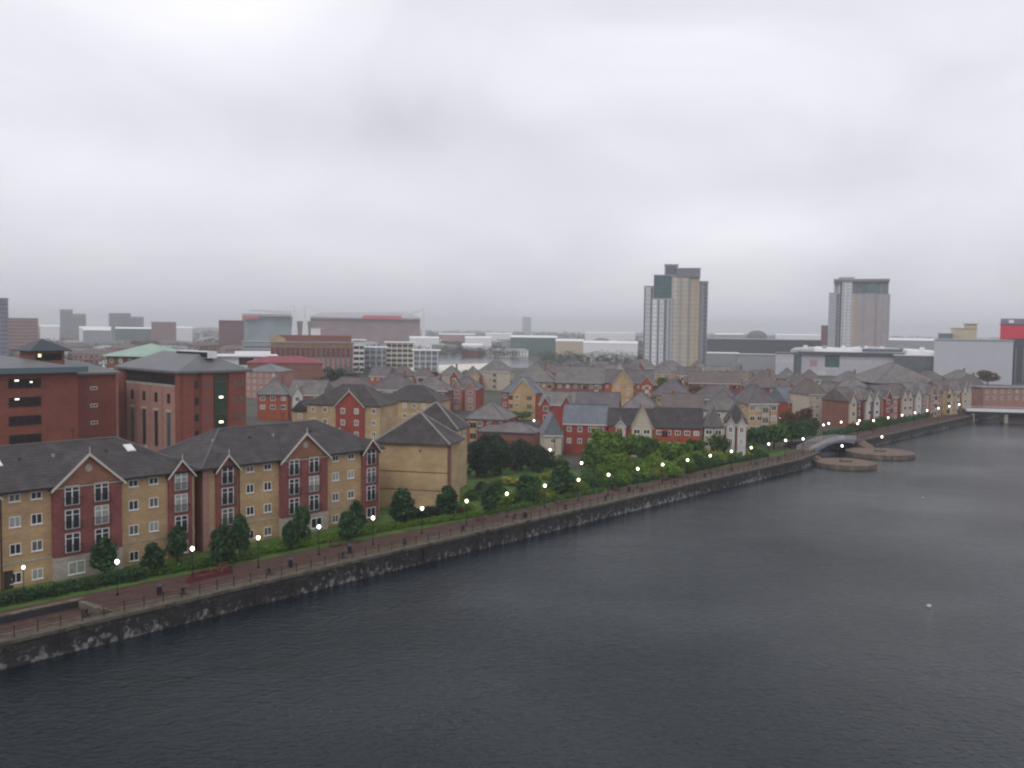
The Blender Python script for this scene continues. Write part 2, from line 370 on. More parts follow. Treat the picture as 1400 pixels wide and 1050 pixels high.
strip('grass', list(zip(us, [103, 103.2, 101.5, 98.6, 98.6, 97.2, 98])), list(zip(us, [112, 112, 112, 135, 125, 112, 110])), .016, GRASS)
strip('grass', [(108, 112), (165, 124)], [(112, 160), (170, 160)], .010, GRASS)
strip('grass', [(265, 103), (393, 102)], [(265, 109), (393, 108)], .016, GRASS)
# estate roads between the houses
for a, b, wd in (((168, 112), (168, 330), 6), ((110, 166), (330, 190), 6), ((200, 112), (520, 150), 5), ((230, 140), (240, 420), 6)):
    A, B = Vector(W(*a)), Vector(W(*b)); n = (B-A).normalized(); n = Vector((-n.y, n.x))*wd/2
    z = .02+.004*wd+a[0]*.00002
    struct('road', MB().poly([(*(A-n), z), (*(B-n), z), (*(B+n), z), (*(A+n), z)][::1] if True else []), ROADM)
# far dock basin, reads as a pale sheet of sky
x0, y0 = at(572, 505); x1, y1 = at(735, 502.5); x2, y2 = at(722, 488.5); x3, y3 = at(596, 487)
struct('canal_water', MB().poly([(x0, y0, .05), (x1, y1, .05), (x2, y2, .05), (x3, y3, .05)]), water_mat('canal', (.02, .025, .03), .12))

x0, y0 = at(548, 512); x1, y1 = at(668, 509); x2, y2 = at(668, 497); x3, y3 = at(560, 500)
struct('pale_yard', MB().poly([(x0, y0, .12), (x1, y1, .12), (x2, y2, .12), (x3, y3, .12)]), mat('pale_concrete', (.68, .64, .56), .8, .12, .05))
# quay wall: coursed dark stone, white streaks of lime, pale coping
def quay_mat():
    m = bpy.data.materials.new('quay_stone'); m.use_nodes = True; t = m.node_tree; b = t.nodes['Principled BSDF']; b.inputs['Roughness'].default_value = .8
    co = t.nodes.new('ShaderNodeTexCoord'); sp = t.nodes.new('ShaderNodeSeparateXYZ'); t.links.new(co.outputs['Object'], sp.inputs[0])
    cb = t.nodes.new('ShaderNodeCombineXYZ'); t.links.new(sp.outputs[0], cb.inputs[0]); t.links.new(sp.outputs[2], cb.inputs[1])
    bk = t.nodes.new('ShaderNodeTexBrick'); t.links.new(cb.outputs[0], bk.inputs[0]); bk.inputs['Scale'].default_value = 1
    bk.inputs['Brick Width'].default_value = 1.3; bk.inputs['Row Height'].default_value = .5; bk.inputs['Mortar Size'].default_value = .03
    bk.inputs['Color1'].default_value = (.009, .009, .010, 1); bk.inputs['Color2'].default_value = (.030, .027, .026, 1); bk.inputs['Mortar'].default_value = (.012, .012, .012, 1)
    mp = t.nodes.new('ShaderNodeMapping'); mp.inputs['Scale'].default_value = (1.3, 1.3, 1.2); t.links.new(co.outputs['Object'], mp.inputs[0])
    n1 = t.nodes.new('ShaderNodeTexNoise'); n1.inputs['Scale'].default_value = 1.0; n1.inputs['Detail'].default_value = 5; n1.inputs['Roughness'].default_value = .7; t.links.new(mp.outputs[0], n1.inputs['Vector'])
    n2 = t.nodes.new('ShaderNodeTexNoise'); n2.inputs['Scale'].default_value = .07; t.links.new(co.outputs['Object'], n2.inputs['Vector'])
    # height band where the lime shows, about 1 to 2 m over the water
    zb = t.nodes.new('ShaderNodeMapRange'); zb.inputs[1].default_value = -1.0; zb.inputs[2].default_value = -2.2; zb.inputs[3].default_value = -.06; zb.inputs[4].default_value = .055; t.links.new(sp.outputs[2], zb.inputs[0])
    s1 = t.nodes.new('ShaderNodeMath'); s1.operation = 'ADD'; t.links.new(n1.outputs[0], s1.inputs[0]); t.links.new(zb.outputs[0], s1.inputs[1])
    s2 = t.nodes.new('ShaderNodeMath'); s2.operation = 'MULTIPLY_ADD'; t.links.new(n2.outputs[0], s2.inputs[0]); s2.inputs[1].default_value = .35; t.links.new(s1.outputs[0], s2.inputs[2])
    rp = t.nodes.new('ShaderNodeValToRGB'); rp.color_ramp.elements[0].position = .72; rp.color_ramp.elements[1].position = .86; t.links.new(s2.outputs[0], rp.inputs[0])
    mm = t.nodes.new('ShaderNodeMix'); mm.data_type = 'RGBA'; t.links.new(rp.outputs[0], mm.inputs[0]); t.links.new(bk.outputs[0], mm.inputs[6]); mm.inputs[7].default_value = (.26, .255, .26, 1)
    t.links.new(mm.outputs[2], b.inputs['Base Color'])
    bp = t.nodes.new('ShaderNodeBump'); bp.inputs['Distance'].default_value = .06; t.links.new(bk.outputs['Fac'], bp.inputs['Height']); bp.invert = True; t.links.new(bp.outputs[0], b.inputs['Normal'])
    return m
QUAYM = quay_mat(); COPE = mat('coping_stone', (.145, .12, .09), .85, .5, .8, brick=(1.5, 3))
WEED = mat('wall_weeds', (.05, .055, .025), .9, .5, 3)
def quay_wall(label, pts, top=0.0, ext=.0):
    u0, v0 = pts[0]; x, y = W(u0, v0)
    r = thing('quay_wall', label, 'wall', x, y, QA)
    lp = [(u-u0, v-v0) for u, v in pts]
    wl, cp = MB(), MB()
    for i in range(len(lp)-1):
        (a, b), (c, d) = lp[i], lp[i+1]
        wl.poly([(a, b-.25, -5), (c, d-.25, -5), (c, d-.02, -.25), (a, b-.02, -.25)])
        # rubbing course
        cp.poly([(a, b-.12, -.26), (c, d-.12, -.26), (c, d-.12, .10), (a, b-.12, .10)]); cp.poly([(a, b-.12, .10), (c, d-.12, .10), (c, d+.9, .10), (a, b+.9, .10)])
        cp.poly([(a, b+.9, .10), (c, d+.9, .10), (c, d+.9, -.02), (a, b+.9, -.02)]); cp.poly([(a, b-.12, -.26), (a, b+.1, -.26), (c, d+.1, -.26), (c, d-.12, -.26)])
    part('stone_face', wl, QUAYM, r); part('coping', cp, COPE, r); return r, lp
qw, qlp = quay_wall('long dark stone quay wall streaked with white below the brick promenade', edge)
for uu in range(42, 216, 22):
    m = MB(); 
    for sx in (-.22, .22): m.box(sx-.03, sx+.03, -.36, -.30, -3.2, .15)
    for k in range(11): m.box(-.19, .19, -.35, -.31, -3+k*.28, -2.96+k*.28)
    part('ladder', m, IRON, qw, (uu+600, .0, 0))
for i_, uu in enumerate(range(39, 230, 7)):
    m = MB(); st = random.getstate(); random.seed(uu)
    for k in range(random.randint(2, 6)): leaves(m, random.uniform(-2.5, 2.5), random.uniform(-.25, .0), random.uniform(-.5, .15), .5, .15, .22, 14, .12)
    random.setstate(st); part('weeds', m, WEED, qw, (uu+600+random.uniform(-2, 2), -.2, 0))
for uu in range(48, 216, 11):
    m = MB().box(-.16, .16, -.42, -.13, -3.4, -.5); part('timber_fender', m, mat('wet_timber', (.03, .025, .02), .8, .3, 3), qw, (uu+600, 0, 0))
quay_wall('dark quay wall beyond the footbridge running to the white road bridge', [(264, 94.6), (300, 94.2), (393, 94.2), (445, 90)])
quay_wall('short dark wall round the small inlet behind the footbridge', [(233, 92.8), (235, 104), (248, 108), (260, 101), (264, 94.6)])
# railing
def railing(label, pts, step=2.2):
    u0, v0 = pts[0]; x, y = W(u0, v0); r = thing('quay_railing', label, 'railing', x, y, QA)
    rl = MB(); pm = MB().box(-.035, .035, -.035, .035, 0, 1.08).lathe([(.06, 1.08), (.06, 1.16), (.02, 1.2)], 6).mesh('post', IRON)
    for i in range(len(pts)-1):
        a, b = Vector(pts[i])-Vector(pts[0]), Vector(pts[i+1])-Vector(pts[0]); n = max(1, int((b-a).length/step))
        for z in (.35, .68, 1.02): rl.tube([(a.x, a.y, z+.1), (b.x, b.y, z+.1)], [.022, .022], 5)
        for k in range(n): p = a.lerp(b, k/n); ob('post', pm, r, (p.x, p.y, .1))
    part('rail', rl, IRON, r)
railing('thin black railing along the edge of the near promenade', [(u, f+.55) for u, f in zip(us[1:], fr[1:])])
railing('black railing on the far quay towards the white road bridge', [(265, 95.1), (300, 94.7), (393, 94.7)], 3)

# ------------------------------------------------------------------ vegetation
LEAFM = {}
def leafmat(nm, c, var=.58):
    if nm in LEAFM: return LEAFM[nm]
    m = bpy.data.materials.new(nm); m.use_nodes = True; t = m.node_tree; b = t.nodes['Principled BSDF']; b.inputs['Roughness'].default_value = .7; b.inputs['Specular IOR Level'].default_value = .25
    gi = t.nodes.new('ShaderNodeNewGeometry'); rp = t.nodes.new('ShaderNodeValToRGB'); e = rp.color_ramp.elements
    e[0].color = tuple(q*(1-var) for q in c)+(1,); e[1].color = (c[0]*(1+var*1.3), c[1]*(1+var), c[2]*(1+var*.6), 1)
    oi = t.nodes.new('ShaderNodeObjectInfo'); ad = t.nodes.new('ShaderNodeMath'); ad.operation = 'MULTIPLY_ADD'; ad.inputs[1].default_value = .35
    ml = t.nodes.new('ShaderNodeMath'); ml.operation = 'MULTIPLY'; ml.inputs[1].default_value = .65
    t.links.new(gi.outputs['Random Per Island'], ml.inputs[0]); t.links.new(oi.outputs['Random'], ad.inputs[0]); t.links.new(ml.outputs[0], ad.inputs[2]); t.links.new(ad.outputs[0], rp.inputs[0])
    t.links.new(rp.outputs[0], b.inputs['Base Color']); LEAFM[nm] = m; return m
def crown_mesh(kind, mats, seed, n, s):
    random.seed(seed); m = MB()
    if kind == 'ovate':         # young street tree, height 1, foliage from .22 to 1
        for i in range(9):
            z = .27+.067*i; r = .30*min(1, (z-.12)/.3)**.6*max(.1, 1-((z-.2)/.82)**1.7)**.85*random.uniform(.78, 1.18)
            for k in range(3): a = random.random()*6.28; leaves(m, cos(a)*r*.5, sin(a)*r*.5, z+random.uniform(-.03, .03), r*.62, r*.62, .12, n//27, s)
    elif kind == 'round':
        for k in range(16): a = random.random()*6.28; r = random.random()**.5*.34; z = .60+random.uniform(-.2, .22); leaves(m, cos(a)*r, sin(a)*r, z, .2, .2, .15, n//16, s)
        leaves(m, 0, 0, .55, .4, .4, .3, n//4, s)
    elif kind == 'bush':
        for k in range(10): a = random.random()*6.28; r = random.random()**.5*.4; leaves(m, cos(a)*r, sin(a)*r, .4+random.uniform(-.12, .25)-r*.3, .26, .26, .28, n//10, s)
    elif kind == 'cone':
        for i in range(10): z = .1+.088*i; r = .3*(1-z)+.03; leaves(m, random.uniform(-.03, .03), random.uniform(-.03, .03), z, r, r, .09, n//10, s, .6)
    return m.mesh('crown', mats)
def trunk_mesh(h=.35, r=.022):
    m = MB(); m.tube([(0, 0, -.02), (.004, 0, h*.5), (0, .004, h), (.003, .01, h*1.9)], [r*1.3, r, r*.8, r*.25], 7)
    for k in range(5): a = k*1.26; m.tube([(0, 0, h*(.75+.12*k)), (cos(a)*.1, sin(a)*.1, h*(1.1+.13*k)), (cos(a)*.17, sin(a)*.17, h*(1.45+.12*k))], [r*.5, r*.3, r*.1], 5)
    return m.mesh('trunk', BARK)
G_STREET = leafmat('street_tree_leaves', (.03, .078, .032)); G_BRIGHT = leafmat('bright_leaves', (.10, .20, .025)); G_DARK = leafmat('evergreen_leaves', (.02, .042, .026))
G_MID = leafmat('mid_green_leaves', (.055, .12, .026)); G_BROWN = leafmat('brown_autumn_leaves', (.085, .055, .022)); G_YEL = leafmat('yellow_green_leaves', (.22, .25, .035)); G_GREY = leafmat('dull_far_leaves', (.034, .046, .028))
TR = {}
def crown(kind, mt, var, n, s):
    k = (kind, mt.name, var, n)
    if k not in TR:
        st = random.getstate(); TR[k] = crown_mesh(kind, mt, hash(kind) % 1 + var*17+5, n, s); random.setstate(st)
    return TR[k]
TRUNK = trunk_mesh(); TRUNKS = trunk_mesh(.2, .03)
def tree(name, label, x, y, h, wfac, kind, mt, group=None, n=1600, s=.05, var=None, cat='tree'):
    t = thing(name, label, cat, x, y, random.random()*6.28, group); t.scale = (h*wfac, h*wfac, h)
    ob('crown', crown(kind, mt, random.randrange(4) if var is None else var, n, s), t); ob('trunk', TRUNK if kind in ('ovate', 'round') else TRUNKS, t); return t
ORD = ['first', 'second', 'third', 'fourth', 'fifth', 'sixth', 'seventh', 'eighth', 'ninth', 'tenth', 'eleventh', 'twelfth', 'thirteenth', 'fourteenth', 'fifteenth', 'sixteenth', 'seventeenth', 'eighteenth', 'nineteenth', 'twentieth', 'twenty-first', 'twenty-second', 'twenty-third', 'twenty-fourth', 'twenty-fifth', 'twenty-sixth', 'twenty-seventh', 'twenty-eighth']
st_trees = [(143, 790, 60, 40, 'in front of the plum brick gable of the nearest flats'), (210, 785, 47, 35, 'before the yellow wall right of the nearest plum gable'), (243, 768, 54, 31, 'beside the gap between the two blocks of flats'),
 (304, 774, 64, 35, 'in front of the left narrow gable of the second flats'), (328, 760, 62, 31, 'behind the fourth, before the yellow wall of the second flats'), (397, 752, 44, 28, 'left one of the pair below the wide gable of the second flats'),
 (413, 745, 58, 32, 'right one of the pair below the wide gable of the second flats'), (476, 740, 44, 34, 'left one of the pair before the right yellow wall of the second flats'), (487, 730, 50, 30, 'right one of the pair before the right yellow wall of the second flats'),
 (550, 718, 55, 42, 'in front of the blank sand brick end wall, large crown'), (612, 710, 50, 34, 'at the right corner of the blank sand brick end wall'), (668, 702, 46, 30, 'beside the garden, between two lit lamps'), (720, 690, 46, 34, 'at the garden edge, left of the lamp lit orange'), (768, 680, 48, 40, 'at the right end of the garden near the promenade')]
for i, (px, py, hp, wp, lb) in enumerate(st_trees):
    x, y = at(px, py); D = y; h = hp*D/FPX*1.0; wf = (wp*D/FPX)/(h*.56)
    tree('street_tree', f'{ORD[i]} young street tree from the left in the row behind the near promenade', x, y, h, wf, 'ovate', G_STREET, 'young trees along the promenade', 2400, .04)
def ordn(n):
    return f"{n}{'th' if 10 <= n % 100 <= 20 else {1: 'st', 2: 'nd', 3: 'rd'}.get(n % 10, 'th')}"
def hedge(label, pts, w, h, mt, n, s=.16, name='hedge'):
    (u0, v0) = pts[0]; x, y = W(u0, v0); m = MB(); st = random.getstate(); random.seed(len(label))
    tot = sum((Vector(pts[i+1])-Vector(pts[i])).length for i in range(len(pts)-1))
    for i in range(len(pts)-1):
        a, b = Vector(pts[i])-Vector(pts[0]), Vector(pts[i+1])-Vector(pts[0]); k = int(n*(b-a).length/tot/20)
        for _ in range(k):
            q = a.lerp(b, random.random()); leaves(m, q.x, q.y+random.uniform(-w, w)*.4, h*random.uniform(.3, .62), .7, w*.3, h*.42, 20, s, .3)
    random.setstate(st); r = thing(name, label, 'hedge', x, y, QA)
    part('foliage', m, mt, r); m2 = MB()
    for i in range(len(pts)-1):
        a, b = Vector(pts[i])-Vector(pts[0]), Vector(pts[i+1])-Vector(pts[0]); k = max(2, int((b-a).length/1.5))
        for j in range(k): q = a.lerp(b, (j+.5)/k); m2.tube([(q.x, q.y, 0), (q.x+.1, q.y+.05, h*.8)], [.04, .015], 5)
    part('stems', m2, BARK, r)
hedge('dark clipped hedge below the nearest yellow flats', [(34, 105.6), (58, 104.6)], 2.2, 1.3, G_STREET, 9000, .14)
hedge('low dull hedge in front of the gap between the flats', [(59, 104.6), (72, 103.2)], 1.8, 1.1, G_MID, 5000, .14)
hedge('bright green hedge below the wide gable of the second flats', [(72.5, 104.6), (86, 103.6)], 2.0, 1.1, G_BRIGHT, 6500, .13)
hedge('yellow green hedge below the right end of the second flats', [(86.5, 103.8), (98, 103.2)], 2.0, 1.0, G_BRIGHT, 5000, .13)
hedge('low green hedge in front of the blank sand brick end wall', [(99, 102.8), (113, 100.6)], 1.6, 1.0, G_BRIGHT, 5000, .13)
hedge('green hedge between the garden and the promenade', [(114, 100.4), (146, 99.4)], 1.4, .9, G_MID, 8000, .14)
hedge('dark hedge beneath the bright trees before the red houses', [(150, 100), (196, 99.5), (214, 98.5)], 1.5, 1.2, G_STREET, 12000, .16)
hedge('dark hedge along the far quay with lamps standing in it', [(266, 104.5), (392, 103.5)], 2.5, 1.8, G_STREET, 12000, .25)
hedge('tall hedge against the base of the blank sand brick wall', [(100, 106.5), (108, 105)], 1.6, 1.9, G_DARK, 4000, .16)

# ------------------------------------------------------------------ promenade lamps and furniture
def make_lamp(x, y, label):
    t = thing('street_lamp', label, 'street lamp', x, y, 0, 'globe lamps along the quay')
    m = MB(); m.lathe([(.16, 0), (.16, .25), (.09, .35), (.075, 1.0), (.05, 1.1), (.042, 3.35), (.09, 3.42), (.12, 3.5)], 10)
    part('post', m, IRON, t, smooth=True)
    m = MB(); m.lathe([(.05, 3.5)]+[(.225*sin(a*pi/8), 3.78-.225*cos(a*pi/8)) for a in range(1, 8)]+[(.03, 4.06)], 12); part('globe', m, GLOBE, t, smooth=True)
    m = MB(); m.lathe([(.09, 4.04), (.05, 4.10), (.01, 4.2)], 8); part('cap', m, IRON, t)
    return t
lamp0 = None; GLOBE.cycles.emission_sampling = 'NONE' if hasattr(GLOBE, 'cycles') else None
def lamp(x, y, label, z=0, sc=None):
    global lamp0
    if lamp0 is None: lamp0 = make_lamp(x, y, label); return lamp0
    return dup(lamp0, x, y, 0, label, z, sc)
row = [(160, 768), (263, 750), (353, 735), (436, 720), (510, 708), (577, 695), (638, 685), (693, 675), (745, 664), (791, 656), (832, 649), (872, 641), (906, 635), (940, 629), (971, 623), (1000, 617), (1027, 612), (1051, 607), (1074, 602)]
near = ['below the nearest plum gable', 'before the gap between the flats', 'before the second flats, left yellow wall', 'right of the wide gable of the second flats', 'at the right end of the second flats', 'before the blank sand brick wall', 'right of the blank sand brick wall', 'at the garden', 'beside the shrub tinted with its orange glow', 'at the right end of the garden', 'left of the white gable house', 'under the white gable house', 'before the red house row', 'before the red house row, further right', 'at the white bay fronts', 'before the white bay fronts, farther on', 'before the sand brick corner house', 'among green trees near the footbridge', 'last before the footbridge']
for i, (p, lb) in enumerate(zip(row, near)):
    x, y = at(*p, 3.78); lamp(x, y, f'lit globe lamp, {ORD[i]} from the left, on the near promenade')
for i, p in enumerate([(1205, 578), (1219, 575), (1231, 570), (1244, 568.5), (1257, 567), (1269, 565), (1280, 562), (1291, 561), (1300, 557)]):
    u = 276+i*13.2; lamp(*W(u, 99), f'{ORD[i]} lit lamp from the left on the far quay beyond the footbridge')
for p, lb in (((730, 575), 'lit lamp behind the dark evergreens beside the red terrace'), ((752, 615), 'lit lamp in the garden below the slate roofed house'), ((795, 633), 'lit lamp behind the promenade at the bright trees'),
              ((1056, 575), 'lit lamp in front of the sand brick corner house, left one'), ((1067, 572), 'lit lamp right of the sand brick corner house'), ((402, 560), 'lit lamp beside the orange brick house, behind the flats'), ((1098, 600), 'lit lamp among the green trees before the footbridge')):
    x, y = at(*p, 3.78); lamp(x, y, lb)
x, y = at(32, 775, 3.0); lamp(x, y, 'dim small lamp on a short post at the door of the nearest flats', 0, (.75, .75, .78))
for i, (px, py) in enumerate([(1116, 576), (1126, 581), (1133, 579), (1150, 577), (1175, 575)]):
    x, y = at(px, py, 3.78); lamp(x, y, f'{ORD[i]} lit lamp from the left behind the footbridge, before the teal glass front')
# benches, bins, bollards
def bollard0():
    t = thing('bollard', 'x', 'bollard', 0, 0, 0, 'bollards at the quay edge'); m = MB().lathe([(.3, 0), (.3, .08), (.17, .16), (.15, .5), (.26, .62), (.26, .72), (.1, .8)], 10); part('shaft', m, IRON, t, smooth=True)
    part('base_plate', MB().box(-.4, .4, -.4, .4, -.02, .05), IRON, t); return t
b0 = bollard0(); first = True; i = 0
for uu in (46, 57, 68.5, 80, 91, 103, 115, 127, 139, 151, 163, 175, 187, 199, 211):
    x, y = W(uu, 94.9 if uu < 120 else 93.9); lb = f'{ORD[i]} squat black mooring bollard from the left near the quay edge'; i += 1
    if first: b0.location = (x, y, 0.02); b0['label'] = lb; first = False
    else: dup(b0, x, y, 0, lb, .02)
def bin0():
    t = thing('litter_bin', 'x', 'bin', 0, 0, 0, 'litter bins on the promenade'); part('body', MB().lathe([(.26, 0), (.3, .1), (.3, .85), (.26, .9)], 10), IRON, t); part('lid', MB().lathe([(.33, .96), (.33, 1.02), (.05, 1.25)], 10), DMET, t)
    m = MB()
    for a in range(3): m.box(.24*cos(a*2.1)-.02, .24*cos(a*2.1)+.02, .24*sin(a*2.1)-.02, .24*sin(a*2.1)+.02, .88, .98)
    part('lid_support', m, IRON, t); return t
b1 = bin0()
for i, (p, lb) in enumerate((((218, 813), 'dark litter bin right of the first promenade lamp'), ((397, 775), 'dark litter bin between the third and fourth promenade lamps'), ((478, 756), 'dark litter bin left of the fifth promenade lamp'), ((718, 708), 'dark litter bin right of the eighth promenade lamp'), ((860, 672), 'dark litter bin below the white gable house'))):
    x, y = at(*p)
    if i == 0: b1.location = (x, y, .01); b1['label'] = lb
    else: dup(b1, x, y, 0, lb, .01)
def bench0():
    t = thing('park_bench', 'x', 'bench', 0, 0, QA, 'benches on the promenade'); wd = mat('bench_wood', (.10, .05, .03), .7, .3, 4)
    s = MB(); 
    for k in range(4): s.box(-.9, .9, -.25+k*.13, -.15+k*.13, .43, .47)
    part('seat', s, wd, t); s = MB()
    for k in range(3): s.box(-.9, .9, .28, .31, .55+k*.13, .65+k*.13)
    part('backrest', s, wd, t)
    for sx in (-.75, .75): part('leg', MB().box(sx-.03, sx+.03, -.22, -.16, 0, .43).box(sx-.03, sx+.03, .24, .275, 0, .92).box(sx-.03, sx+.03, -.16, .24, .38, .43), IRON, t)
    return t
bb = bench0()
for i, uu in enumerate((66, 83.5, 110, 130, 148, 166)):
    x, y = W(uu, 100.6 if uu < 100 else 97.6); lb = f'{ORD[i]} wooden bench from the left at the back of the promenade'
    if i == 0: bb.location = (x, y, .012); bb['label'] = lb
    else: dup(bb, x, y, QA, lb, .012)
# red planter between the first two lamps
x, y = at(283, 789); t = thing('planter', 'low curved red brick planter with red flowers beside the second promenade lamp', 'planter', x, y, QA)
REDP = mat('bright_red_brick', (.12, .03, .026), .85, .3, 2); m = MB()
pts = [(3.0*cos(a), 1.8*sin(a)-.8) for a in [pi*k/10 for k in range(11)]]
m.prism([(px, py) for px, py in pts], 0, .55); part('brick_wall', m, REDP, t)
m = MB(); st = random.getstate(); random.seed(3)
for k in range(26): a = random.random()*pi; r = random.random()**.5*.85; leaves(m, 3.0*r*cos(a), 1.8*r*sin(a)-.8, .6, .5, .4, .25, 14, .13)
random.setstate(st); part('flowers', m, leafmat('red_flowers', (.085, .018, .016)), t)
# dark retaining wall and steps at the left end
x, y = W(30, 98.4); t = thing('retaining_wall', 'low dark wall with a pale top at the left end of the promenade', 'wall', x, y, QA)
part('wall_face', MB().box(-20, 17.5, 0, .5, 0, .75), IRON and mat('dark_wet_stone', (.03, .03, .035), .7, .3, 1), t); part('wall_top', MB().box(-20.1, 17.6, -.08, .58, .75, .9), COPE, t)
x, y = W(46.8, 96.2); t = thing('stone_steps', 'pale stone steps down to the left promenade by the low dark wall', 'steps', x, y, QA)
m = MB()
for k in range(4): m.box(k*.4, k*.4+.45, -2.0, 2.0, 0, .75-k*.18)
part('tread', m, COPE, t)

# ------------------------------------------------------------------ the front blocks of flats
ORB = mat('orange_brown_brick', (.27, .13, .085), .9, .25, .6, brick=BR)
def flats(label, u0, v0, width, centre, small, vent_side):
    x, y = W(u0, v0); r = thing('apartment_block', label, 'apartment building', x, y, QA, 'four storey blocks of flats by the promenade')
    dp = 14; part('wall', MB().box(0, width, 0, dp, -.1, 11.0), YEL, r)
    part('string_course', MB().box(-.04, width+.04, -.06, dp, 2.75, 2.95), STONE, r)
    rf = part('roof', roof_mb('hip', 0, width, 0, dp, 10.95, 4.2, .6), TILE_D, r)
    part('ridge_tiles', hipcaps('hip', 0, width, 0, dp, 10.95, 4.2, .6), RIDGE, rf)
    part('gutter', MB().box(-.65, width+.65, -.72, -.61, 10.9, 11.05), IRON, r)
    part('side_wall', MB().box(-.05, -.003, .02, dp-.02, 0, 10.9), BRN, r); part('corner_pier', MB().box(-.06, .9, -.08, -.003, 0, 10.9), PINKB, r)
    for k, fx in enumerate((.14, .33, .46, .68, .86)):
        zz_ = 10.95+.18+(4.4+.6)*4.2/7.6; part('roof_vent', MB().box(width*fx-.14, width*fx+.14, 4.3, 4.6, zz_-.2, zz_+.35), TILE_D if k % 2 else GMET, r)
    part('aerial', MB().box(width*.58, width*.58+.04, 7, 7.04, 15.2, 17.0).box(width*.58-.6, width*.58+.6, 7, 7.03, 16.8, 16.84).box(width*.58-.4, width*.58+.4, 7, 7.03, 16.5, 16.54), IRON, r)
    # wide gable
    gable_bay(r, centre, 8.2, 10.9, 14.55, .7, PLUM, TILE_D, 6.5, board=.3)
    part('stone_base', MB().box(centre-4.15, centre+4.15, -.76, 0, -.1, 2.7), STONE, r)
    part('gable_band', MB().box(centre-4.15, centre+4.15, -.78, -.7, 10.75, 10.95), STONE, r)
    part('gable_panel', MB().poly([(centre-3.9, -.715, 11.0), (centre+3.9, -.715, 11.0), (centre, -.715, 14.3)]), ORB, r)
    m = MB(); m.lathe([(.45, 0), (.45, .06)], 14); o = part('gable_vent', m, STONE, r, (centre, -.72, 12.9)); o.rotation_euler = (pi/2, 0, 0)
    for dx in (-2.0, 1.55):
        for k, z in enumerate((3.1, 5.9, 8.7)):
            window(r, centre+dx, z, 1.75, 2.3, 'french', GLASSL if (dx > 0 and k == 1) else GLASS, -.70); balcony(r, centre+dx, z-.08, 2.1, -.70)  # middle right pane: bright reflection put into the pale glass colour
        window(r, centre+dx+.4, .5, 2.0, 1.5, 'case', GLASSL if dx < 0 else GLASS, -.76)
    for c in small:
        gable_bay(r, c, 3.2, 10.7, 12.55, .5, PLUM, TILE_D, 3.2, board=.24, ov=.3)
        for z in (3.1, 5.9, 8.7): window(r, c, z, 1.8, 2.3, 'french', None, -.50); balcony(r, c, z-.08, 2.0, -.50)
        window(r, c, .5, 1.8, 1.5, 'case', None, -.5)
    # yellow wall windows
    sp = [(small[0]+2.4, centre-4.6), (centre+4.6, small[1]-2.2)]
    for a, b in sp:
        n = 2; 
        for i in range(n):
            xx = a+(b-a)*(i+.5)/n
            for z in (.55, 3.85, 6.95, 9.75): window(r, xx, z if z < 9 else 9.85, 1.25, 1.2 if z < 9 else .85, 'case')
            part('drainpipe', MB().box(a-.35, a-.25, -.12, -.01, 0, 10.9), IRON, r) if i == 0 else None
    d = MB().box(0, 1.0, -.1, .02, 0, 2.1); dr = part('door', d, mat('dark_door', (.05, .03, .03), .5), r, (sp[0][0]-.1, 0, 0)); part('handle', MB().box(.8, .86, -.16, -.1, 1, 1.15), WMET, dr)
    for yy in (3.5, 8, 12): window(r, width+.0, 6.9, 1.1, 1.2, 'case', None, yy, pi/2)
    return r
fa = flats('nearest block of yellow brick flats, cut by the left edge, with white skylights', 38.4, 111, 30.0, 15.6, (3.8, 27.8), 0)
fb = flats('second block of yellow brick flats, right of the narrow gap', 69.7, 111, 31.2, 16.2, (3.4, 29.0), 1)
def skylight(r, lx, ly, w, h):
    s = 4.2/(7+.6); z = 10.95+.18+(ly+.6)*s; a = math.atan(s); o = part('skylight', MB().box(-w/2, w/2, 0, h, .03, .14), WFRAME, r, (lx, ly, z)); o.rotation_euler = (a, 0, 0)
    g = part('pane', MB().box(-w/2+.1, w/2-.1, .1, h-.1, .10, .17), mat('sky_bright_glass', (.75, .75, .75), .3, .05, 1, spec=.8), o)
skylight(fa, 6.9, 3.6, 1.6, 1.4); skylight(fa, 23.6, 4.0, 1.1, 1.5)
# recessed link between the two
x, y = W(68.4, 115.2); r = thing('stair_link', 'dark brick stair link set back in the gap between the flats', 'building', x, y, QA)
part('wall', MB().box(.02, 1.28, 0, 6, 0, 10.6), BRN, r); part('roof', MB().box(-.2, 1.5, -.2, 6.1, 10.6, 10.9), TILE_D, r); farwin(r, .65, 4, .8, 1.2)
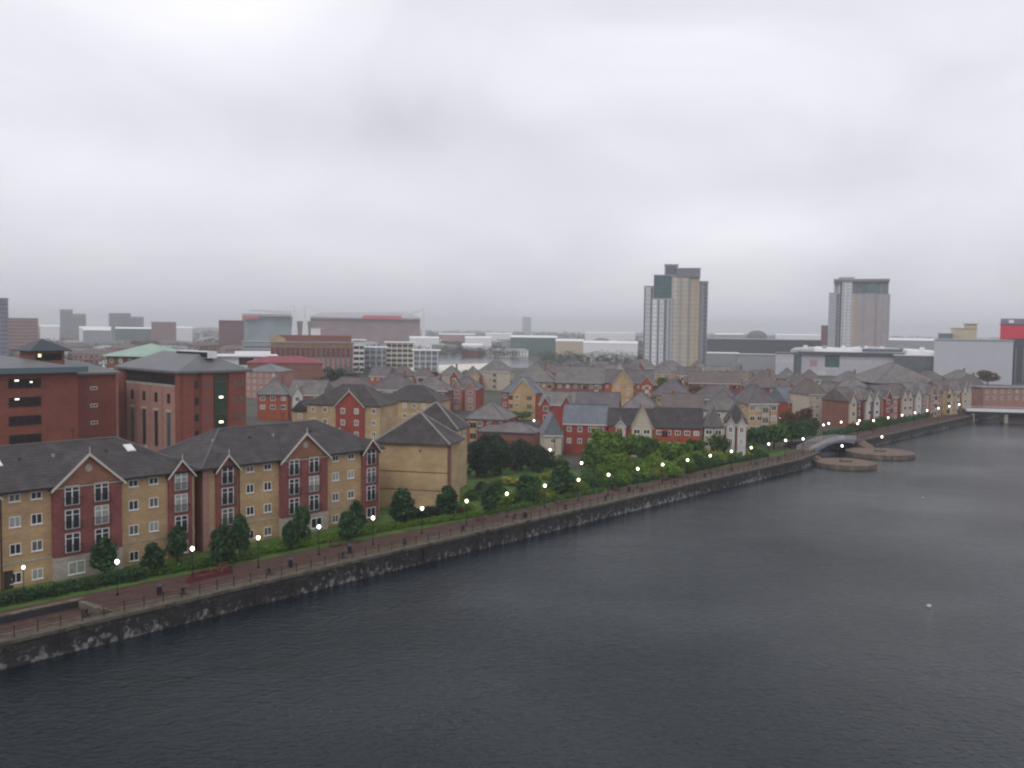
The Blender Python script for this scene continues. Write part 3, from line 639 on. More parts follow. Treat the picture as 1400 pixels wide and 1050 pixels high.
# ------------------------------------------------------------------ generic building placed by its front eave line
def place(px, py, px2, rot, ez):
    x, y = at(px, py, ez); d = ray(px2, 450); k = d.x/d.y; c, s = cos(rot), sin(rot)
    # x + t c = k (y + t s)
    t = (k*y-x)/(c-k*s); return x, y, t
def house(label, px, py, px2, rot, ez, dp, roof, rh, wallm, roofm, gables=(), cols=None, rows=None, name='house', cat='house', group=None, chim=1, ww=1.1, wh=1.25, side=0, ov=.4, base=0, caps=True, doorx=None, wtop=None, wglass=None, wy=0):
    rot = radians(rot); x, y, w = place(px, py, px2, rot, ez)
    r = thing(name, label, cat, x, y, rot, group)
    m = MB().box(0, w, 0, dp, base-.1, ez)
    if roof == 'gable':
        for X in (0, w): m.poly([(X, -.0, ez), (X, dp, ez), (X, dp/2, ez+rh)])
    if roof == 'gablef': m.poly([(0, 0, ez), (w, 0, ez), (w/2, 0, ez+rh*w/(w+2*ov))])
    part('wall', m, wallm, r)
    if roof == 'gable':     # roof set just inside the gable walls
        rf = part('roof', roof_mb(roof, 0, w, 0, dp, ez, rh, ov), roofm, r)
    elif roof == 'flat':
        rf = part('roof', MB().box(-ov, w+ov, -ov, dp+ov, ez, ez+rh), roofm, r)
    else: rf = part('roof', roof_mb(roof, 0, w, 0, dp, ez, rh, ov), roofm, r)
    if roof != 'flat' and caps: part('ridge_tiles', hipcaps(roof, 0, w, 0, dp, ez, rh, ov), mat('pale_hip_tiles', (.27, .25, .24), .8, .2, 2) if roof == 'pyr' else RIDGE, rf)
    if chim and roof != 'flat' and random.random() < .4:
        for k in range(chim):
            cx = w*(k+.5)/chim if chim > 1 else w*.72; mm = MB().box(cx-.35, cx+.35, dp*.5-.3, dp*.5+.3, ez+rh*.55, ez+rh+.95).box(cx-.4, cx+.4, dp*.5-.35, dp*.5+.35, ez+rh+.95, ez+rh+1.05)
            part('chimney', mm, BRN, rf)
    spans = []
    for (f, gw, ga, gm) in gables:
        xc = f*w; gable_bay(r, xc, gw, ez-.1, ez+ga, .6, gm, roofm, min(dp*.45, ga/rh*dp*.5), board=.22, ov=.28); spans.append((xc-gw/2-.3, xc+gw/2+.3))
        z = ez-1.9
        while z > .4:
            if gw > 4.2: farwin(r, xc-gw*.24, z, ww, wh+.1, -.6); farwin(r, xc+gw*.24, z, ww, wh+.1, -.6)
            else: farwin(r, xc, z, min(1.5, gw*.5), wh+.2, -.6)
            z -= 2.8
    n = cols if cols is not None else max(1, int(w/3.2)); z = (wtop if wtop else ez-1.75); nr = 0
    if n:
        while z > base+.2 and (rows is None or nr < rows):
            for i in range(n):
                xx = w*(i+.5)/n
                if any(a < xx+ww/2 and xx-ww/2 < b for a, b in spans): continue
                farwin(r, xx, z, ww, wh, wy, 0, wglass)
            z -= 2.8; nr += 1
    if side:
        for sx, rz in ((w, pi/2), (0, -pi/2)):
            for yy in (dp*.3, dp*.7): farwin(r, sx, ez-1.75, 1.0, 1.2, yy, rz)
    if doorx is not None: part('door', MB().box(doorx*w-.5, doorx*w+.5, -.12, .0, 0, 2.1), mat('blue_door', (.05, .07, .12), .5), r)
    r['w'] = w; del r['w']; return r, w
# sand brick block with the blank end wall, and the wing behind it
rc, wc = house('sand brick block with a blank end wall facing the viewer and a pyramid roof', 517, 605, 613, -12, 10.9, 8.0, 'pyr', 4.6, YEL2, TILE_D, cols=0, chim=0, name='apartment_block', cat='apartment building', ov=.7)
part('corner_strip', MB().box(wc+.01, wc+.14, .1, 2.0, 0, 10.85), BRN, rc)
part('band', MB().box(-.03, wc+.03, -.05, .4, 6.2, 6.36), BRN, rc)
part('band', MB().box(-.03, wc+.03, -.05, .4, 3.2, 3.36), BRN, rc)
part('air_vent', MB().box(wc*.6, wc*.6+.35, -.06, 0, 9.6, 9.9), IRON, rc)
house('tall sand brick wing with a hipped roof behind the blank end wall', 552, 586, 626, -12, 11.2, 7.5, 'pyr', 4.6, YEL2, TILE_D, cols=5, rows=4, chim=0, name='apartment_block', cat='apartment building', side=1)
rg, wg = house('sand brick flats with one wide red gable behind the second block', 420, 553, 520, -12, 11.0, 13, 'hip', 4.6, YEL2, TILE_D, gables=((.6, 7.2, 3.6, RED),), cols=6, rows=3, chim=0, name='apartment_block', cat='apartment building')
house('low end bay with a round vent beside the wide red gable flats', 400, 562, 421, -12, 9.0, 8, 'gablef', 2.4, YEL2, TILE_D, cols=1, rows=2, chim=0, name='apartment_block', cat='apartment building')
house('sand brick rear block with a long dark roof left of the red terrace', 521, 548, 600, -12, 9.5, 12, 'hip', 4.0, YEL2, TILE_D, cols=6, rows=2, chim=0, name='apartment_block', cat='apartment building')
# ------------------------------------------------------------------ red brick offices at the left
OE = 20.6
x0, y0 = W(70, 192); rO = thing('office_building', 'large red brick office with dark window bands and a dark pyramid lantern', 'office', x0, y0, QA)
ul = 92.0  # right corner
def uv_of(px, py, z):
    x, y = at(px, py, z); p = Vector((x, y)); return p.dot(QU), p.dot(QV)
cu, cv = uv_of(106, 507, OE); Wd = cu-52
rO.location = (*W(52, cv), 0)
part('wall', MB().box(0, Wd, 0, 26, 0, OE), DRED, rO)
part('roof', roof_mb('hip', 0, Wd, 0, 26, OE, 3.0, 1.3, .55), METALR, rO)
part('fascia', MB().box(-1.45, Wd+1.45, -1.45, -1.31, OE-.2, OE+.9), FASC, rO)
u1, _ = uv_of(17, 520, OE); a0 = 0
for k in range(5):
    z = OE-2.9-k*3.55; m = MB().box(0, 6.0, -.04, .1, z, z+1.7); o = part('window_band', m, DARK, rO, (Wd-13.2, 0, 0))
    m = MB()
    for q in range(5): m.box(q*1.47, q*1.47+.12, -.09, -.04, z, z+1.7)
    m.box(0, 6.0, -.12, -.04, z-.12, z); part('mullions', m, mat('dark_red_frame', (.06, .02, .02), .6), o)
    if k in (0, 1): part('ceiling_light', MB().box(1.2, 1.9, -.07, -.045, z+1.25, z+1.5), LITC, o)
    if k == 0: part('ceiling_light', MB().box(4.0, 4.5, -.07, -.045, z+.9, z+1.1), LITC, o)
# more bands out of the frame, left, keep the rhythm
for k in range(5): z = OE-2.9-k*3.55; part('window_band', MB().box(0, 6, -.04, .1, z, z+1.7), DARK, rO, (Wd-27, 0, 0))
# lantern
def lantern(parent, cx, cy, z0, s, hh, rh, rm, wm, ov):
    o = part('roof_lantern', MB().box(cx-s, cx+s, cy-s, cy+s, z0-3, z0+hh), wm, parent)
    part('lantern_roof', roof_mb('hip', cx-s, cx+s, cy-s, cy+s, z0+hh, rh, ov, .2), rm, o)
    part('lantern_window', MB().box(cx-s+.6, cx+s-.6, cy-s-.05, cy-s, z0+.5, z0+hh-.5), DARK, o); return o
lo = lantern(rO, Wd-2.2, 10.5, 22.0, 3.1, 2.3, 2.3, DARKSL, BRN, 1.1)
part('lit_bulkhead', MB().box(Wd-4.4, Wd-3.8, 7.28, 7.34, 23.2, 23.8), LITW, lo)
# recessed wing
cu2, cv2 = uv_of(163, 504, OE-.6)
xr, yr = W(cu+.02, cv+4); rW = thing('office_wing', 'plain red brick office wing set back between the two big red offices', 'office', xr, yr, QA)
part('wall', MB().box(0, 10, 0, 16, 0, OE-1), DRED, rW); part('roof', roof_mb('hip', 0, 10, 0, 16, OE-1, 2.2, .8, .4), METALR, rW)
for k in range(4): farwin(rW, 5.2, OE-4.2-k*3.55, 1.5, .7, 0, 0, GLASS)
part('entrance_sign_panel', MB().box(4.6, 7.0, -.1, 0, 5.2, 5.6), CREAM, rW)
# second office
px_, py_ = at(246, 512, OE-.4); L2 = 25.0
d2 = radians(-44)   # direction of the windowed end face seen from its left end
ex, ey, wl = place(164, 503.5, 246, radians(-43), OE-.4)
rS = thing('office_building', 'red brick office with tall stone framed windows and grey hipped roof', 'office', ex, ey, radians(-43))
S2 = OE-.4; fl, D2 = wl, 24
def side_y(px, x0_=None):
    q = Vector((ex, ey))+Vector((cos(radians(-43)), sin(radians(-43))))*fl; d = ray(px, 480); k = d.x/d.y; c, s = -sin(radians(-43)), cos(radians(-43))
    return (k*q.y-q.x)/(c-k*s)
D2 = side_y(336)
part('wall', MB().box(0, fl, 0, D2, 0, S2), DRED, rS)
part('roof', roof_mb('hip', 0, fl, 0, D2, S2, 3.5, 1.0, .45, min(6, D2*.45)), METALR, rS)
part('pier', MB().box(fl-1.6, fl+.25, -.35, .6, 0, S2-.02), DRED, rS); part('pier', MB().box(-.2, 3.0, -.35, .6, 0, S2-.02), DRED, rS)
bx0, bx1 = 3.4, fl-2.0; part('loggia', MB().box(bx0, bx1, -.05, .3, S2-2.5, S2-.5), DARK, rS); n = 4
part('lintel', MB().box(bx0, bx1, -.25, 0, S2-3.0, S2-2.5), STONE, rS)
STN = mat('pink_stone', (.36, .2, .16), .85, .15, .8)
part('stone_panel', MB().box(bx0, bx1, -.12, 0, 3, S2-3.0), STN, rS)
for k in range(n):
    xx = bx0+(bx1-bx0)*(k+.5)/n
    part('square_window', MB().box(xx-.65, xx+.65, -.16, -.1, S2-6.4, S2-4.4), DARK, rS)
    part('tall_window', MB().box(xx-.7, xx+.7, -.16, -.1, 4.5, S2-8.2), GLASS if k < 3 else GLASST, rS); part('window_head', MB().box(xx-1.0, xx+1.0, -.3, -.1, S2-8.2, S2-7.7), CREAM, rS)
    if k: part('pilaster', MB().box(bx0+(bx1-bx0)*k/n-.2, bx0+(bx1-bx0)*k/n+.2, -.32, -.12, 3, S2-3.0), STN, rS)
# side face (right), local x = fl
for a, b in ((.3, side_y(263)), (side_y(274), side_y(290))): part('pier', MB().box(fl, fl+.5, a, b, 0, S2-.04), DRED, rS)
g0, g1 = side_y(292), side_y(309)
gz = part('stair_glazing', MB().box(fl, fl+.12, g0, g1, 3, S2-.5), mat('dark_green_glass', (.02, .045, .02), .15, .3, .6, spec=.6), rS)
for z in (14.8, 9.6, 4.9): part('stair_light', MB().box(fl+.12, fl+.2, g0*.6+g1*.4, g0*.3+g1*.7, z, z+.4), LITC, gz)
m = MB()
for k in range(5): m.box(fl+.1, fl+.18, g0, g1, 4.5+k*3.4, 4.8+k*3.4)
m.box(fl+.1, fl+.18, g0, g0+.2, 3, S2-.5); part('stair_transom', m, mat('dark_green_frame', (.06, .07, .05), .6), gz)
part('pier', MB().box(fl, fl+.5, g1+.4, D2-.5, 0, S2-.04), DRED, rS)
for k in range(5): part('side_window', MB().box(fl, fl+.06, side_y(266), side_y(271), 3.4+k*3.4, 4.9+k*3.4), GLASS, rS)
for k in range(5):
    for q in (279, 317, 326): part('side_window', MB().box(fl+.5, fl+.56, side_y(q), side_y(q+4.5), 3.6+k*3.4, 4.7+k*3.4), GLASSM, rS)
# roof plant well
pw = part('roof_well', MB().box(fl*.45, fl*.95, D2*.46, D2*.60, S2+2.9, S2+4.3), WMET, rS); part('louvre', MB().box(fl*.45+.2, fl*.95-.2, D2*.46-.06, D2*.46, S2+3.0, S2+4.1), DARK, pw)
house('low pink brick office behind the grey hipped office roof', 335, 508, 378, -12, 11, 16, 'hip', 3, PINKB, METALR, name='office_building', cat='office', chim=0, cols=5)
# pale green pyramid
ro, wo = house('red brick office with a pale green pyramid roof, behind the left offices', 146, 487, 222, -10, 21, 17, 'hip', 3.4, BRN, COPPER, name='office_building', cat='office', chim=0, cols=6, rows=3, caps=False, ov=1.2)
# ------------------------------------------------------------------ the housing estate
RC = 'houses of the waterside estate'
TILE_L = mat('light_grey_tiles', (.185, .175, .17), .75, .3, .35, brick=(.6, .35, (.7, .7, .7))); TILE_P = mat('purple_grey_tiles', (.13, .118, .125), .75, .3, .35, brick=(.6, .35, (.7, .7, .7)))
def H(label, *a, **k):
    st = random.getstate(); random.seed(label); k.setdefault('ww', random.choice([.9, 1.1, 1.3, 1.6])); k.setdefault('wh', random.choice([1.1, 1.25, 1.4]))
    a = list(a)
    if a[9] is TILE_G: a[9] = random.choice([TILE_G, TILE_G, TILE_L, TILE_P])
    r, w = house(label, *a, group=RC, **k); ez, dp, wm = a[4], a[5], a[8]
    part('fascia', MB().box(-.3, w+.3, -.43, -.41, ez-.12, ez+.2), BARGE if random.random() < .6 else DMET, r)
    if k.get('cols', 3) and w > 7:
        n = int(w/4.5)
        for i in range(n):
            if random.random() < .5:
                xx = w*(i+.5)/n+random.uniform(-.5, .5); bw = random.choice([.75, .95]); hh = ez-.4; m = MB().box(xx-bw, xx+bw, -.75, 0, 0, hh)
                b = part('bay_window', m, random.choice([CREAM, YEL2, WHITER, wm]), r)
                z = hh-1.8
                while z > .4: part('pane', MB().box(xx-bw+.15, xx-.05, -.8, -.74, z, z+1.4).box(xx+.05, xx+bw-.15, -.8, -.74, z, z+1.4), random.choice([GLASS, GLASSM]), b); z -= 2.8
    xx = w*random.uniform(.1, .9); part('downpipe', MB().box(xx, xx+.1, -.12, -.02, 0, ez), IRON, r)
    random.setstate(st); return r, w
# orange house and neighbours, behind the flats
H('orange brick house with a grey hipped roof and a pale left corner', 352, 540, 394, 4, 8, 10, 'hip', 5.2, ORG, TILE_G, cols=3, rows=2)
H('brown roofed house with a white dormer right of the orange house', 394, 540, 440, -12, 8, 10, 'gable', 4.6, BRN, TILE_G, gables=((.3, 3.5, 2.6, WHITER),), cols=3, rows=2)
H('dim red house in the trees right of the white dormer house', 445, 530, 500, -12, 8, 9, 'hip', 3.6, RED, TILE_B, cols=4)
H('low red brick terrace with a grey hip roof right of the blank end block', 636, 573, 692, -14, 6.0, 12, 'hip', 4.4, RED, TILE_G, cols=4, rows=1)
H('low garage block with a shallow grey roof in front of the low red terrace', 652, 590, 732, -14, 3.2, 8, 'hip', 2.2, BRN, TILE_G, cols=0, chim=0, name='garage_block')
H('slate roofed house end with cream corner, left end of the front red row', 744, 596, 770, 4, 5.2, 9, 'gablef', 5.0, CREAM, SLATE, cols=1, rows=2)
# front red row
H('front red house with blue slate roof, left end of the row before the bright trees', 771, 580, 832, -9, 7.2, 9, 'gable', 4.4, RED, SLATE, cols=4, rows=3, side=1)
H('front red house with one tall white gable and a narrow white bay', 832, 581, 895, -9, 7.4, 9, 'gable', 3.6, RED, TILE_D, gables=((.28, 2.3, 1.1, WHITER), (.76, 4.8, 5.0, CREAM)), cols=6, rows=3)
H('front orange red house with a dark roof, right of the tall white gable', 895, 584, 962, -9, 7.2, 9, 'gable', 4.2, ORG, TILE_D, cols=5, rows=3, doorx=.8)
H('white fronted house with a round topped bay, right of the orange red house', 963, 584, 992, -9, 7.6, 9, 'gablef', 4.8, CREAM, TILE_G, cols=2, rows=3)
H('purple red house with two slim white bays left of the sand brick corner house', 992, 580, 1024, -12, 8.0, 10, 'hip', 4.6, PLUM, TILE_D, gables=((.25, 2.0, 1.6, WHITER), (.78, 2.0, 1.6, WHITER)), cols=3, rows=3)
H('sand brick corner house with a wide hipped roof beside the green trees', 1024, 553, 1066, 12, 10, 12, 'hip', 5.0, YEL2, TILE_G, cols=4, rows=3, side=1)
# second line
H('long pale grey roofed terrace directly behind the front red row, left part', 786, 562, 846, -11, 6.2, 11, 'gable', 5.2, RED, TILE_G, cols=5, rows=2, chim=2)
H('long pale grey roofed terrace directly behind the front red row, middle part', 846, 563, 905, -11, 6.2, 11, 'hip', 5.4, ORG, TILE_G, cols=5, rows=2, chim=1)
H('brown roofed terrace behind the orange red house', 905, 562, 964, -11, 6.6, 11, 'gable', 4.8, PINKB, TILE_B, cols=5, rows=2, chim=2)
H('hip roofed house behind the white fronted house', 962, 561, 1018, -11, 7.6, 11, 'hip', 5.6, CREAM, TILE_G, cols=4, rows=2)
H('red terrace stepping down to the right below the yellow gable house', 738, 553, 786, -24, 7.0, 9, 'gable', 3.8, RED, TILE_G, gables=((.2, 3, 2.4, RED), (.82, 3.4, 3, RED)), cols=4, rows=3, chim=2)
H('red house with a broad yellow gable in its middle', 686, 537, 740, -10, 8.6, 10, 'hip', 5.0, RED, SLATE, gables=((.56, 8.4, 4.8, YEL),), cols=6, rows=3)
H('red house with pink gables right of the dark conifer', 612, 531, 655, -10, 8.0, 10, 'hip', 4.2, RED, TILE_G, gables=((.3, 4, 2.8, PINKB), (.75, 4, 2.8, PINKB)), cols=4, rows=2)
H('red house with a small round window gable at the left of the estate', 562, 534, 612, -10, 8.0, 10, 'hip', 4.6, PLUM, TILE_G, gables=((.2, 4.5, 3.0, PINKB),), cols=4, rows=2)
H('house with a large plain grey hip roof left of the round window gable', 506, 533, 563, -10, 8.0, 12, 'hip', 5.6, PINKB, TILE_G, cols=4, rows=1)
# third line
H('cream house with a steep grey roof near the pale basin', 654, 508, 698, -10, 9, 12, 'hip', 5.0, CREAM, TILE_G, cols=4, rows=2)
H('red brick flats with a long plain grey roof behind the yellow gable', 698, 522, 760, -10, 8.6, 16, 'hip', 7.0, PINKB, TILE_G, cols=6, rows=2, chim=1)
H('brown flats with a long plain grey roof left of the yellow crested gable', 760, 524, 826, -10, 8.6, 15, 'gable', 6.4, BRN, TILE_G, cols=6, rows=2, chim=2)
H('flats with a yellow crested gable and brick wings in the middle of the estate', 826, 524, 895, -8, 9.0, 12, 'gable', 5.0, ORG, TILE_G, gables=((.38, 8.5, 5.2, YEL), (.86, 5, 3, ORG)), cols=8, rows=2)
H('broad grey hip roof with pale ridges right of the yellow crested gable', 893, 541, 948, -8, 6.2, 13, 'hip', 6.0, PINKB, TILE_G, cols=5, rows=1)
H('dark roofed terrace above the broad pale ridged roof', 942, 524, 1014, -8, 7.0, 12, 'gable', 5.0, PLUM, TILE_B, cols=6, rows=1, chim=2)
H('pinkish terrace with a low grey roof in the middle of the estate', 948, 546, 1014, -8, 5.6, 11, 'hip', 4.8, PINKB, TILE_G, cols=5, rows=1, chim=2)
H('brownish hipped block behind the sand brick corner house, left part', 1020, 530, 1072, -6, 7, 14, 'hip', 6.4, BRN, TILE_B, cols=5, rows=1)
H('brownish hipped block behind the sand brick corner house, right part', 1070, 533, 1122, -6, 7, 14, 'hip', 6.8, PINKB, TILE_B, cols=5, rows=1)
H('slate blue roofed terrace beside the brown autumn tree', 1076, 550, 1108, 30, 6.4, 10, 'gable', 4.6, RED, SLATE, cols=3, rows=2)
# fourth line: small roofs up to the trading estate
rng = random.Random(21)
names = ['tiny far house in the back row of the estate']
k = 0; 
walls = [RED, BRN, PINKB, CREAM, YEL2, ORG]; roofs = [TILE_G, TILE_G, TILE_B]
wn = {RED.name: 'red', BRN.name: 'brown', PINKB.name: 'pink brick', CREAM.name: 'cream', YEL2.name: 'sand', ORG.name: 'orange'}
cnt = 0; rowc = {}
for py, xa, xb, ez, st in ((517, 505, 650, 7, 30), (511, 740, 1000, 7.5, 33), (503.5, 770, 960, 8, 31), (516, 1000, 1110, 7.5, 35)):
    px = xa
    while px < xb:
        wpx = st*rng.uniform(.8, 1.3); wm = rng.choice(walls); cnt += 1; zone = {517: 'row left of the pale basin', 511: 'second rearmost row of the estate', 503.5: 'rearmost row before the taller tower', 516: 'row behind the brownish hipped blocks'}[py]
        rt, rh_ = rng.choice([('hip', 4.6), ('gable', 4.2), ('hip', 5.2)]); gs = ((rng.uniform(.25, .75), 4, 3, rng.choice([CREAM, YEL2, RED])),) if rng.random() < .5 else ()
        idx = int((px-xa)/st)
        nr_ = rowc[py] = rowc.get(py, -1)+1
        H(f'small {wn[wm.name]} house, {ORD[nr_]} from the left in the {zone}', px, py+rng.uniform(-1.5, 2)+(px-800)*.008, px+wpx*.92, rng.choice([-8, -12, -5, 14]), ez, rng.uniform(9, 12), rt, rh_, wm, rng.choice(roofs), gables=gs, cols=3, rows=1)
        px += wpx
# right hand group beyond the inlet
H('cream corner house with tall windows left of the teal glass front', 1106, 540, 1132, 20, 9.5, 10, 'hip', 4.8, CREAM, TILE_B, cols=3, rows=3)
tg, tw = H('house with a teal glass bay front behind the footbridge', 1133, 541, 1160, 20, 9.2, 10, 'hip', 4.2, YEL2, TILE_G, cols=0, gables=())
for q in (.2, .62): 
    o = part('glass_bay', MB().box(tw*q-1.1, tw*q+1.5, -.7, .0, .4, 8.4), GLASST, tg); m = MB()
    for z in (.4, 3.0, 5.6, 8.3): m.box(tw*q-1.15, tw*q+1.55, -.76, .0, z, z+.18)
    m.box(tw*q-1.2, tw*q-1.0, -.78, 0, .4, 8.5).box(tw*q+1.4, tw*q+1.6, -.78, 0, .4, 8.5); part('bay_frame', m, mat('pale_teal_frame', (.28, .5, .5), .5), o)
row2 = [(1160, 1180, BRN, 'brown house with a green gable just right of the teal glass front', CREAM), (1180, 1206, PLUM, 'plum house with a white pointed gable on the far quay', WHITER), (1206, 1231, PINKB, 'pink house with white bays on the far quay', RED),
        (1231, 1250, RED, 'red house with a cream gable on the far quay', CREAM), (1250, 1268, PINKB, 'pink house with a white gable, left of the cream turret house', WHITER), (1268, 1290, CREAM, 'cream turret house on the far quay', PINKB), (1290, 1316, YEL2, 'yellow cream gabled house near the white road bridge', CREAM), (1314, 1330, BRN, 'last brown house before the white road bridge', CREAM)]
for i, (a, b, wm, lb, gm) in enumerate(row2):
    H(lb, a, 549-(a-1160)*.095, b, 34, 8.4, 10, 'hip' if i % 2 else 'gable', 4.0, wm, TILE_G if i % 3 else TILE_B, gables=((.3, 3.2, 2.6, gm), (.75, 3.0, 2.2, gm))[:1+i % 2], cols=4, rows=3)
for i, (a, b, yy, lb) in enumerate([(1158, 1196, 532, 'grey hip roofed house behind the plum house'), (1196, 1232, 528, 'grey roofed house behind the pink house'), (1150, 1190, 522, 'brown roofed house below the long white mall wall'),
                                  (1262, 1300, 520, 'brown roofed house below the big grey box building'), (1302, 1340, 519, 'hip roofed house at the foot of the big grey box building'), (1328, 1350, 527, 'blue fronted house beside the red brick building')]):
    H(lb, a, yy+1, b, 10, 7.6, 11, 'hip', 4.6, [BRN, RED, PINKB, PINKB, CREAM, mat('blue_render', (.12, .14, .26), .8)][i], [TILE_G, TILE_B][i % 2], cols=4, rows=2)
house('pavilion building with a very wide grey pyramid roof before the mall', 1200, 524, 1284, 0, 10, 30, 'hip', 7.5, PLUM, TILE_G, cols=8, rows=2, name='pavilion', cat='building', chim=0, ov=2)
house('long red brick building with many windows behind the white road bridge', 1345, 531, 1440, 6, 8.6, 14, 'flat', .4, PINKB, TILE_G, cols=9, rows=2, name='brick_building', cat='building')
# ------------------------------------------------------------------ garden and trees
def tp(name, label, px, py, hpx, wpx, kind, mt, n=1400, s=.045, cat='tree', z=0, group=None):
    x, y = at(px, py); base = {'ovate': .56, 'round': .95, 'bush': 1.15, 'cone': .6}[kind]
    if mt in (G_BRIGHT, G_MID, G_STREET) and 600 < py and px > 800: hpx *= 1.25; wpx *= 1.3
    h = hpx*y/FPX
    return tree(name, label, x, y, h, wpx*y/FPX/(h*base), kind, mt, group, n, s, cat=cat)
for i, (px, py, h, w_, lb) in enumerate([(652, 652, 60, 52, 'dark evergreen tree against the right side of the sand brick wing'), (684, 648, 58, 55, 'dark evergreen tree at the back of the garden, second from the left'), (712, 642, 52, 50, 'dark evergreen tree at the back of the garden, third from the left'), (738, 645, 46, 40, 'dark evergreen tree at the right of the garden group'), (668, 622, 36, 46, 'dark evergreen tree behind the garden group')]):
    tp('evergreen_tree', lb, px, py, h, w_*1.1, 'bush', G_DARK, 3000, .035, group='dark evergreens of the garden')
for i, (px, py, h, w_, mt, lb) in enumerate([(700, 662, 12, 46, G_YEL, 'low yellow green shrub bed in the middle of the garden'), (748, 655, 14, 26, G_YEL, 'small yellow shrub at the right of the garden'), (658, 680, 22, 34, G_DARK, 'dark round shrub left in the garden'),
    (690, 690, 20, 36, G_BRIGHT, 'bright shrub by the promenade, left in the garden'), (728, 668, 24, 30, G_MID, 'mid green shrub in the middle of the garden'), (745, 683, 18, 30, G_YEL, 'shrub with orange lamp glow put into its yellow leaves'), (770, 668, 30, 36, G_MID, 'mid green shrub right of the garden path'),  # the yellow shrub's lamp glow is put into its leaf colour
    (640, 700, 16, 26, G_BRIGHT, 'bright shrub at the corner of the blank wall'), (788, 672, 22, 18, G_BROWN, 'rust coloured shrub right of the lit lamp'), (760, 640, 22, 34, G_MID, 'green shrub below the slate roofed house'), (672, 668, 14, 40, G_BRIGHT, 'bright ground shrub behind the dark round shrub'),
    (630, 706, 22, 18, G_BROWN, 'brownish shrub at the pale pilaster')]):
    tp('shrub', lb, px, py, h, w_, 'bush', mt, 1200, .06, 'shrub')
for i, (px, py, h, w_, mt, lb) in enumerate([(812, 652, 40, 36, G_MID, 'green tree at the left of the bright group before the red houses'), (828, 636, 40, 46, G_BRIGHT, 'bright green tree below the slate roofed red house'), (846, 656, 32, 30, G_BRIGHT, 'low bright tree by the lamp'), (858, 632, 32, 34, G_BRIGHT, 'bright tree left of the tall white gable'),
    (880, 636, 34, 30, G_MID, 'green tree under the tall white gable'), (893, 650, 22, 24, G_BRIGHT, 'small bright tree right below the tall white gable'), (910, 636, 28, 30, G_BRIGHT, 'bright tree before the orange red house, left one'), (932, 634, 26, 30, G_BRIGHT, 'bright tree before the orange red house, middle one'), (948, 630, 26, 26, G_MID, 'green tree before the orange red house, right one'),
    (980, 628, 32, 28, G_MID, 'dull green tree before the white fronted house'), (1004, 622, 22, 22, G_BROWN, 'brownish tree left of the sand brick corner house'), (1034, 618, 30, 34, G_STREET, 'dark green tree before the sand brick corner house'), (1058, 614, 30, 36, G_MID, 'green tree right of the sand brick corner house'),
    (1082, 610, 30, 36, G_STREET, 'dark green tree near the footbridge'), (1100, 604, 26, 26, G_STREET, 'last green tree before the footbridge'), (1078, 592, 34, 30, G_BROWN, 'brown autumn tree left one'), (1098, 590, 36, 34, G_BROWN, 'brown autumn tree middle one'), (1112, 596, 26, 20, G_BROWN, 'brown autumn tree right one'),
    (1068, 558, 26, 22, G_MID, 'green tree among roofs behind the brown autumn trees'), (706, 576, 16, 44, G_MID, 'green bush between the low terrace and the yellow gable house'), (646, 560, 34, 26, G_MID, 'green tree behind the low red terrace'), (642, 525, 22, 22, G_DARK, 'dark conifer before the pale basin'),
    (459, 530, 30, 30, G_DARK, 'dark tree behind the wide red gable flats, left one'), (480, 530, 22, 26, G_DARK, 'dark tree behind the wide red gable flats, right one'), (393, 566, 32, 26, G_BROWN, 'brown tree beside the orange brick house'), (436, 532, 20, 30, G_BROWN, 'brown green tree behind the white dormer house'),
    (240, 602, 24, 30, G_DARK, 'dark tree at the foot of the tall windows of the office'), (1160, 540, 14, 40, G_MID, 'green tree row under the long white mall wall'), (1232, 568, 18, 26, G_MID, 'green tree on the far quay right of the pink house'), (1252, 566, 20, 28, G_MID, 'green tree on the far quay before the red house'),
    (1206, 582, 14, 26, G_MID, 'green tree before the pink house'), (1190, 588, 16, 26, G_MID, 'green tree before the plum house'), (1296, 562, 20, 24, G_STREET, 'dark green tree near the road bridge, left one'), (1314, 560, 18, 26, G_STREET, 'dark green tree near the road bridge, right one'),
    (1350, 528, 24, 34, G_BROWN, 'brown tree before the big grey box building'), (1318, 522, 20, 26, G_BROWN, 'brown tree left of the one before the grey box'), (1168, 590, 12, 24, G_BROWN, 'reddish shrubby tree behind the islands')]):
    tp('garden_tree', lb, px, py, h, w_, 'round', mt, 1500 if py > 590 else 800, .045)
for i, px in enumerate((1343, 1352, 1362, 1371, 1381, 1391)):
    tp('garden_tree', f'{ordn(i+1)} reddish autumn tree from the left along the foot of the long brick building', px, 553+i*.6, 17+(i*7) % 9, 15, 'bush', [G_BROWN, G_MID, G_BROWN, G_STREET, G_BROWN, G_MID][i], 700, .06)
rp_ = random.Random(9); SP = []
for i in range(64):
    u = 146+i*1.08+rp_.uniform(-.6, .6); v = 99.6+rp_.random()**1.3*9; SP.append((u, v))
for i in range(34): SP.append((112+rp_.random()*34, 100.5+rp_.random()*14))
px_of = lambda p: (lambda x, y: x/y)(*W(*p))
SP.sort(key=px_of); na = nb = 0
for (u, v) in SP:
    x, y = W(u, v); h = rp_.uniform(1.6, 4.6); mt = rp_.choice([G_BRIGHT, G_BRIGHT, G_MID, G_MID, G_STREET, G_YEL] if u > 146 else [G_MID, G_DARK, G_STREET, G_BRIGHT, G_YEL])
    if u > 146: na += 1; lb = f'{ordn(na)} leafy shrub from the left in the planting before the red houses'
    else: nb += 1; lb = f'{ordn(nb)} garden shrub from the left beside the blank sand brick wall'; h *= .6
    tree('shrub', lb, x, y, h, rp_.uniform(.9, 1.4), 'bush', mt, 'planting behind the promenade', 900, .05, cat='shrub')
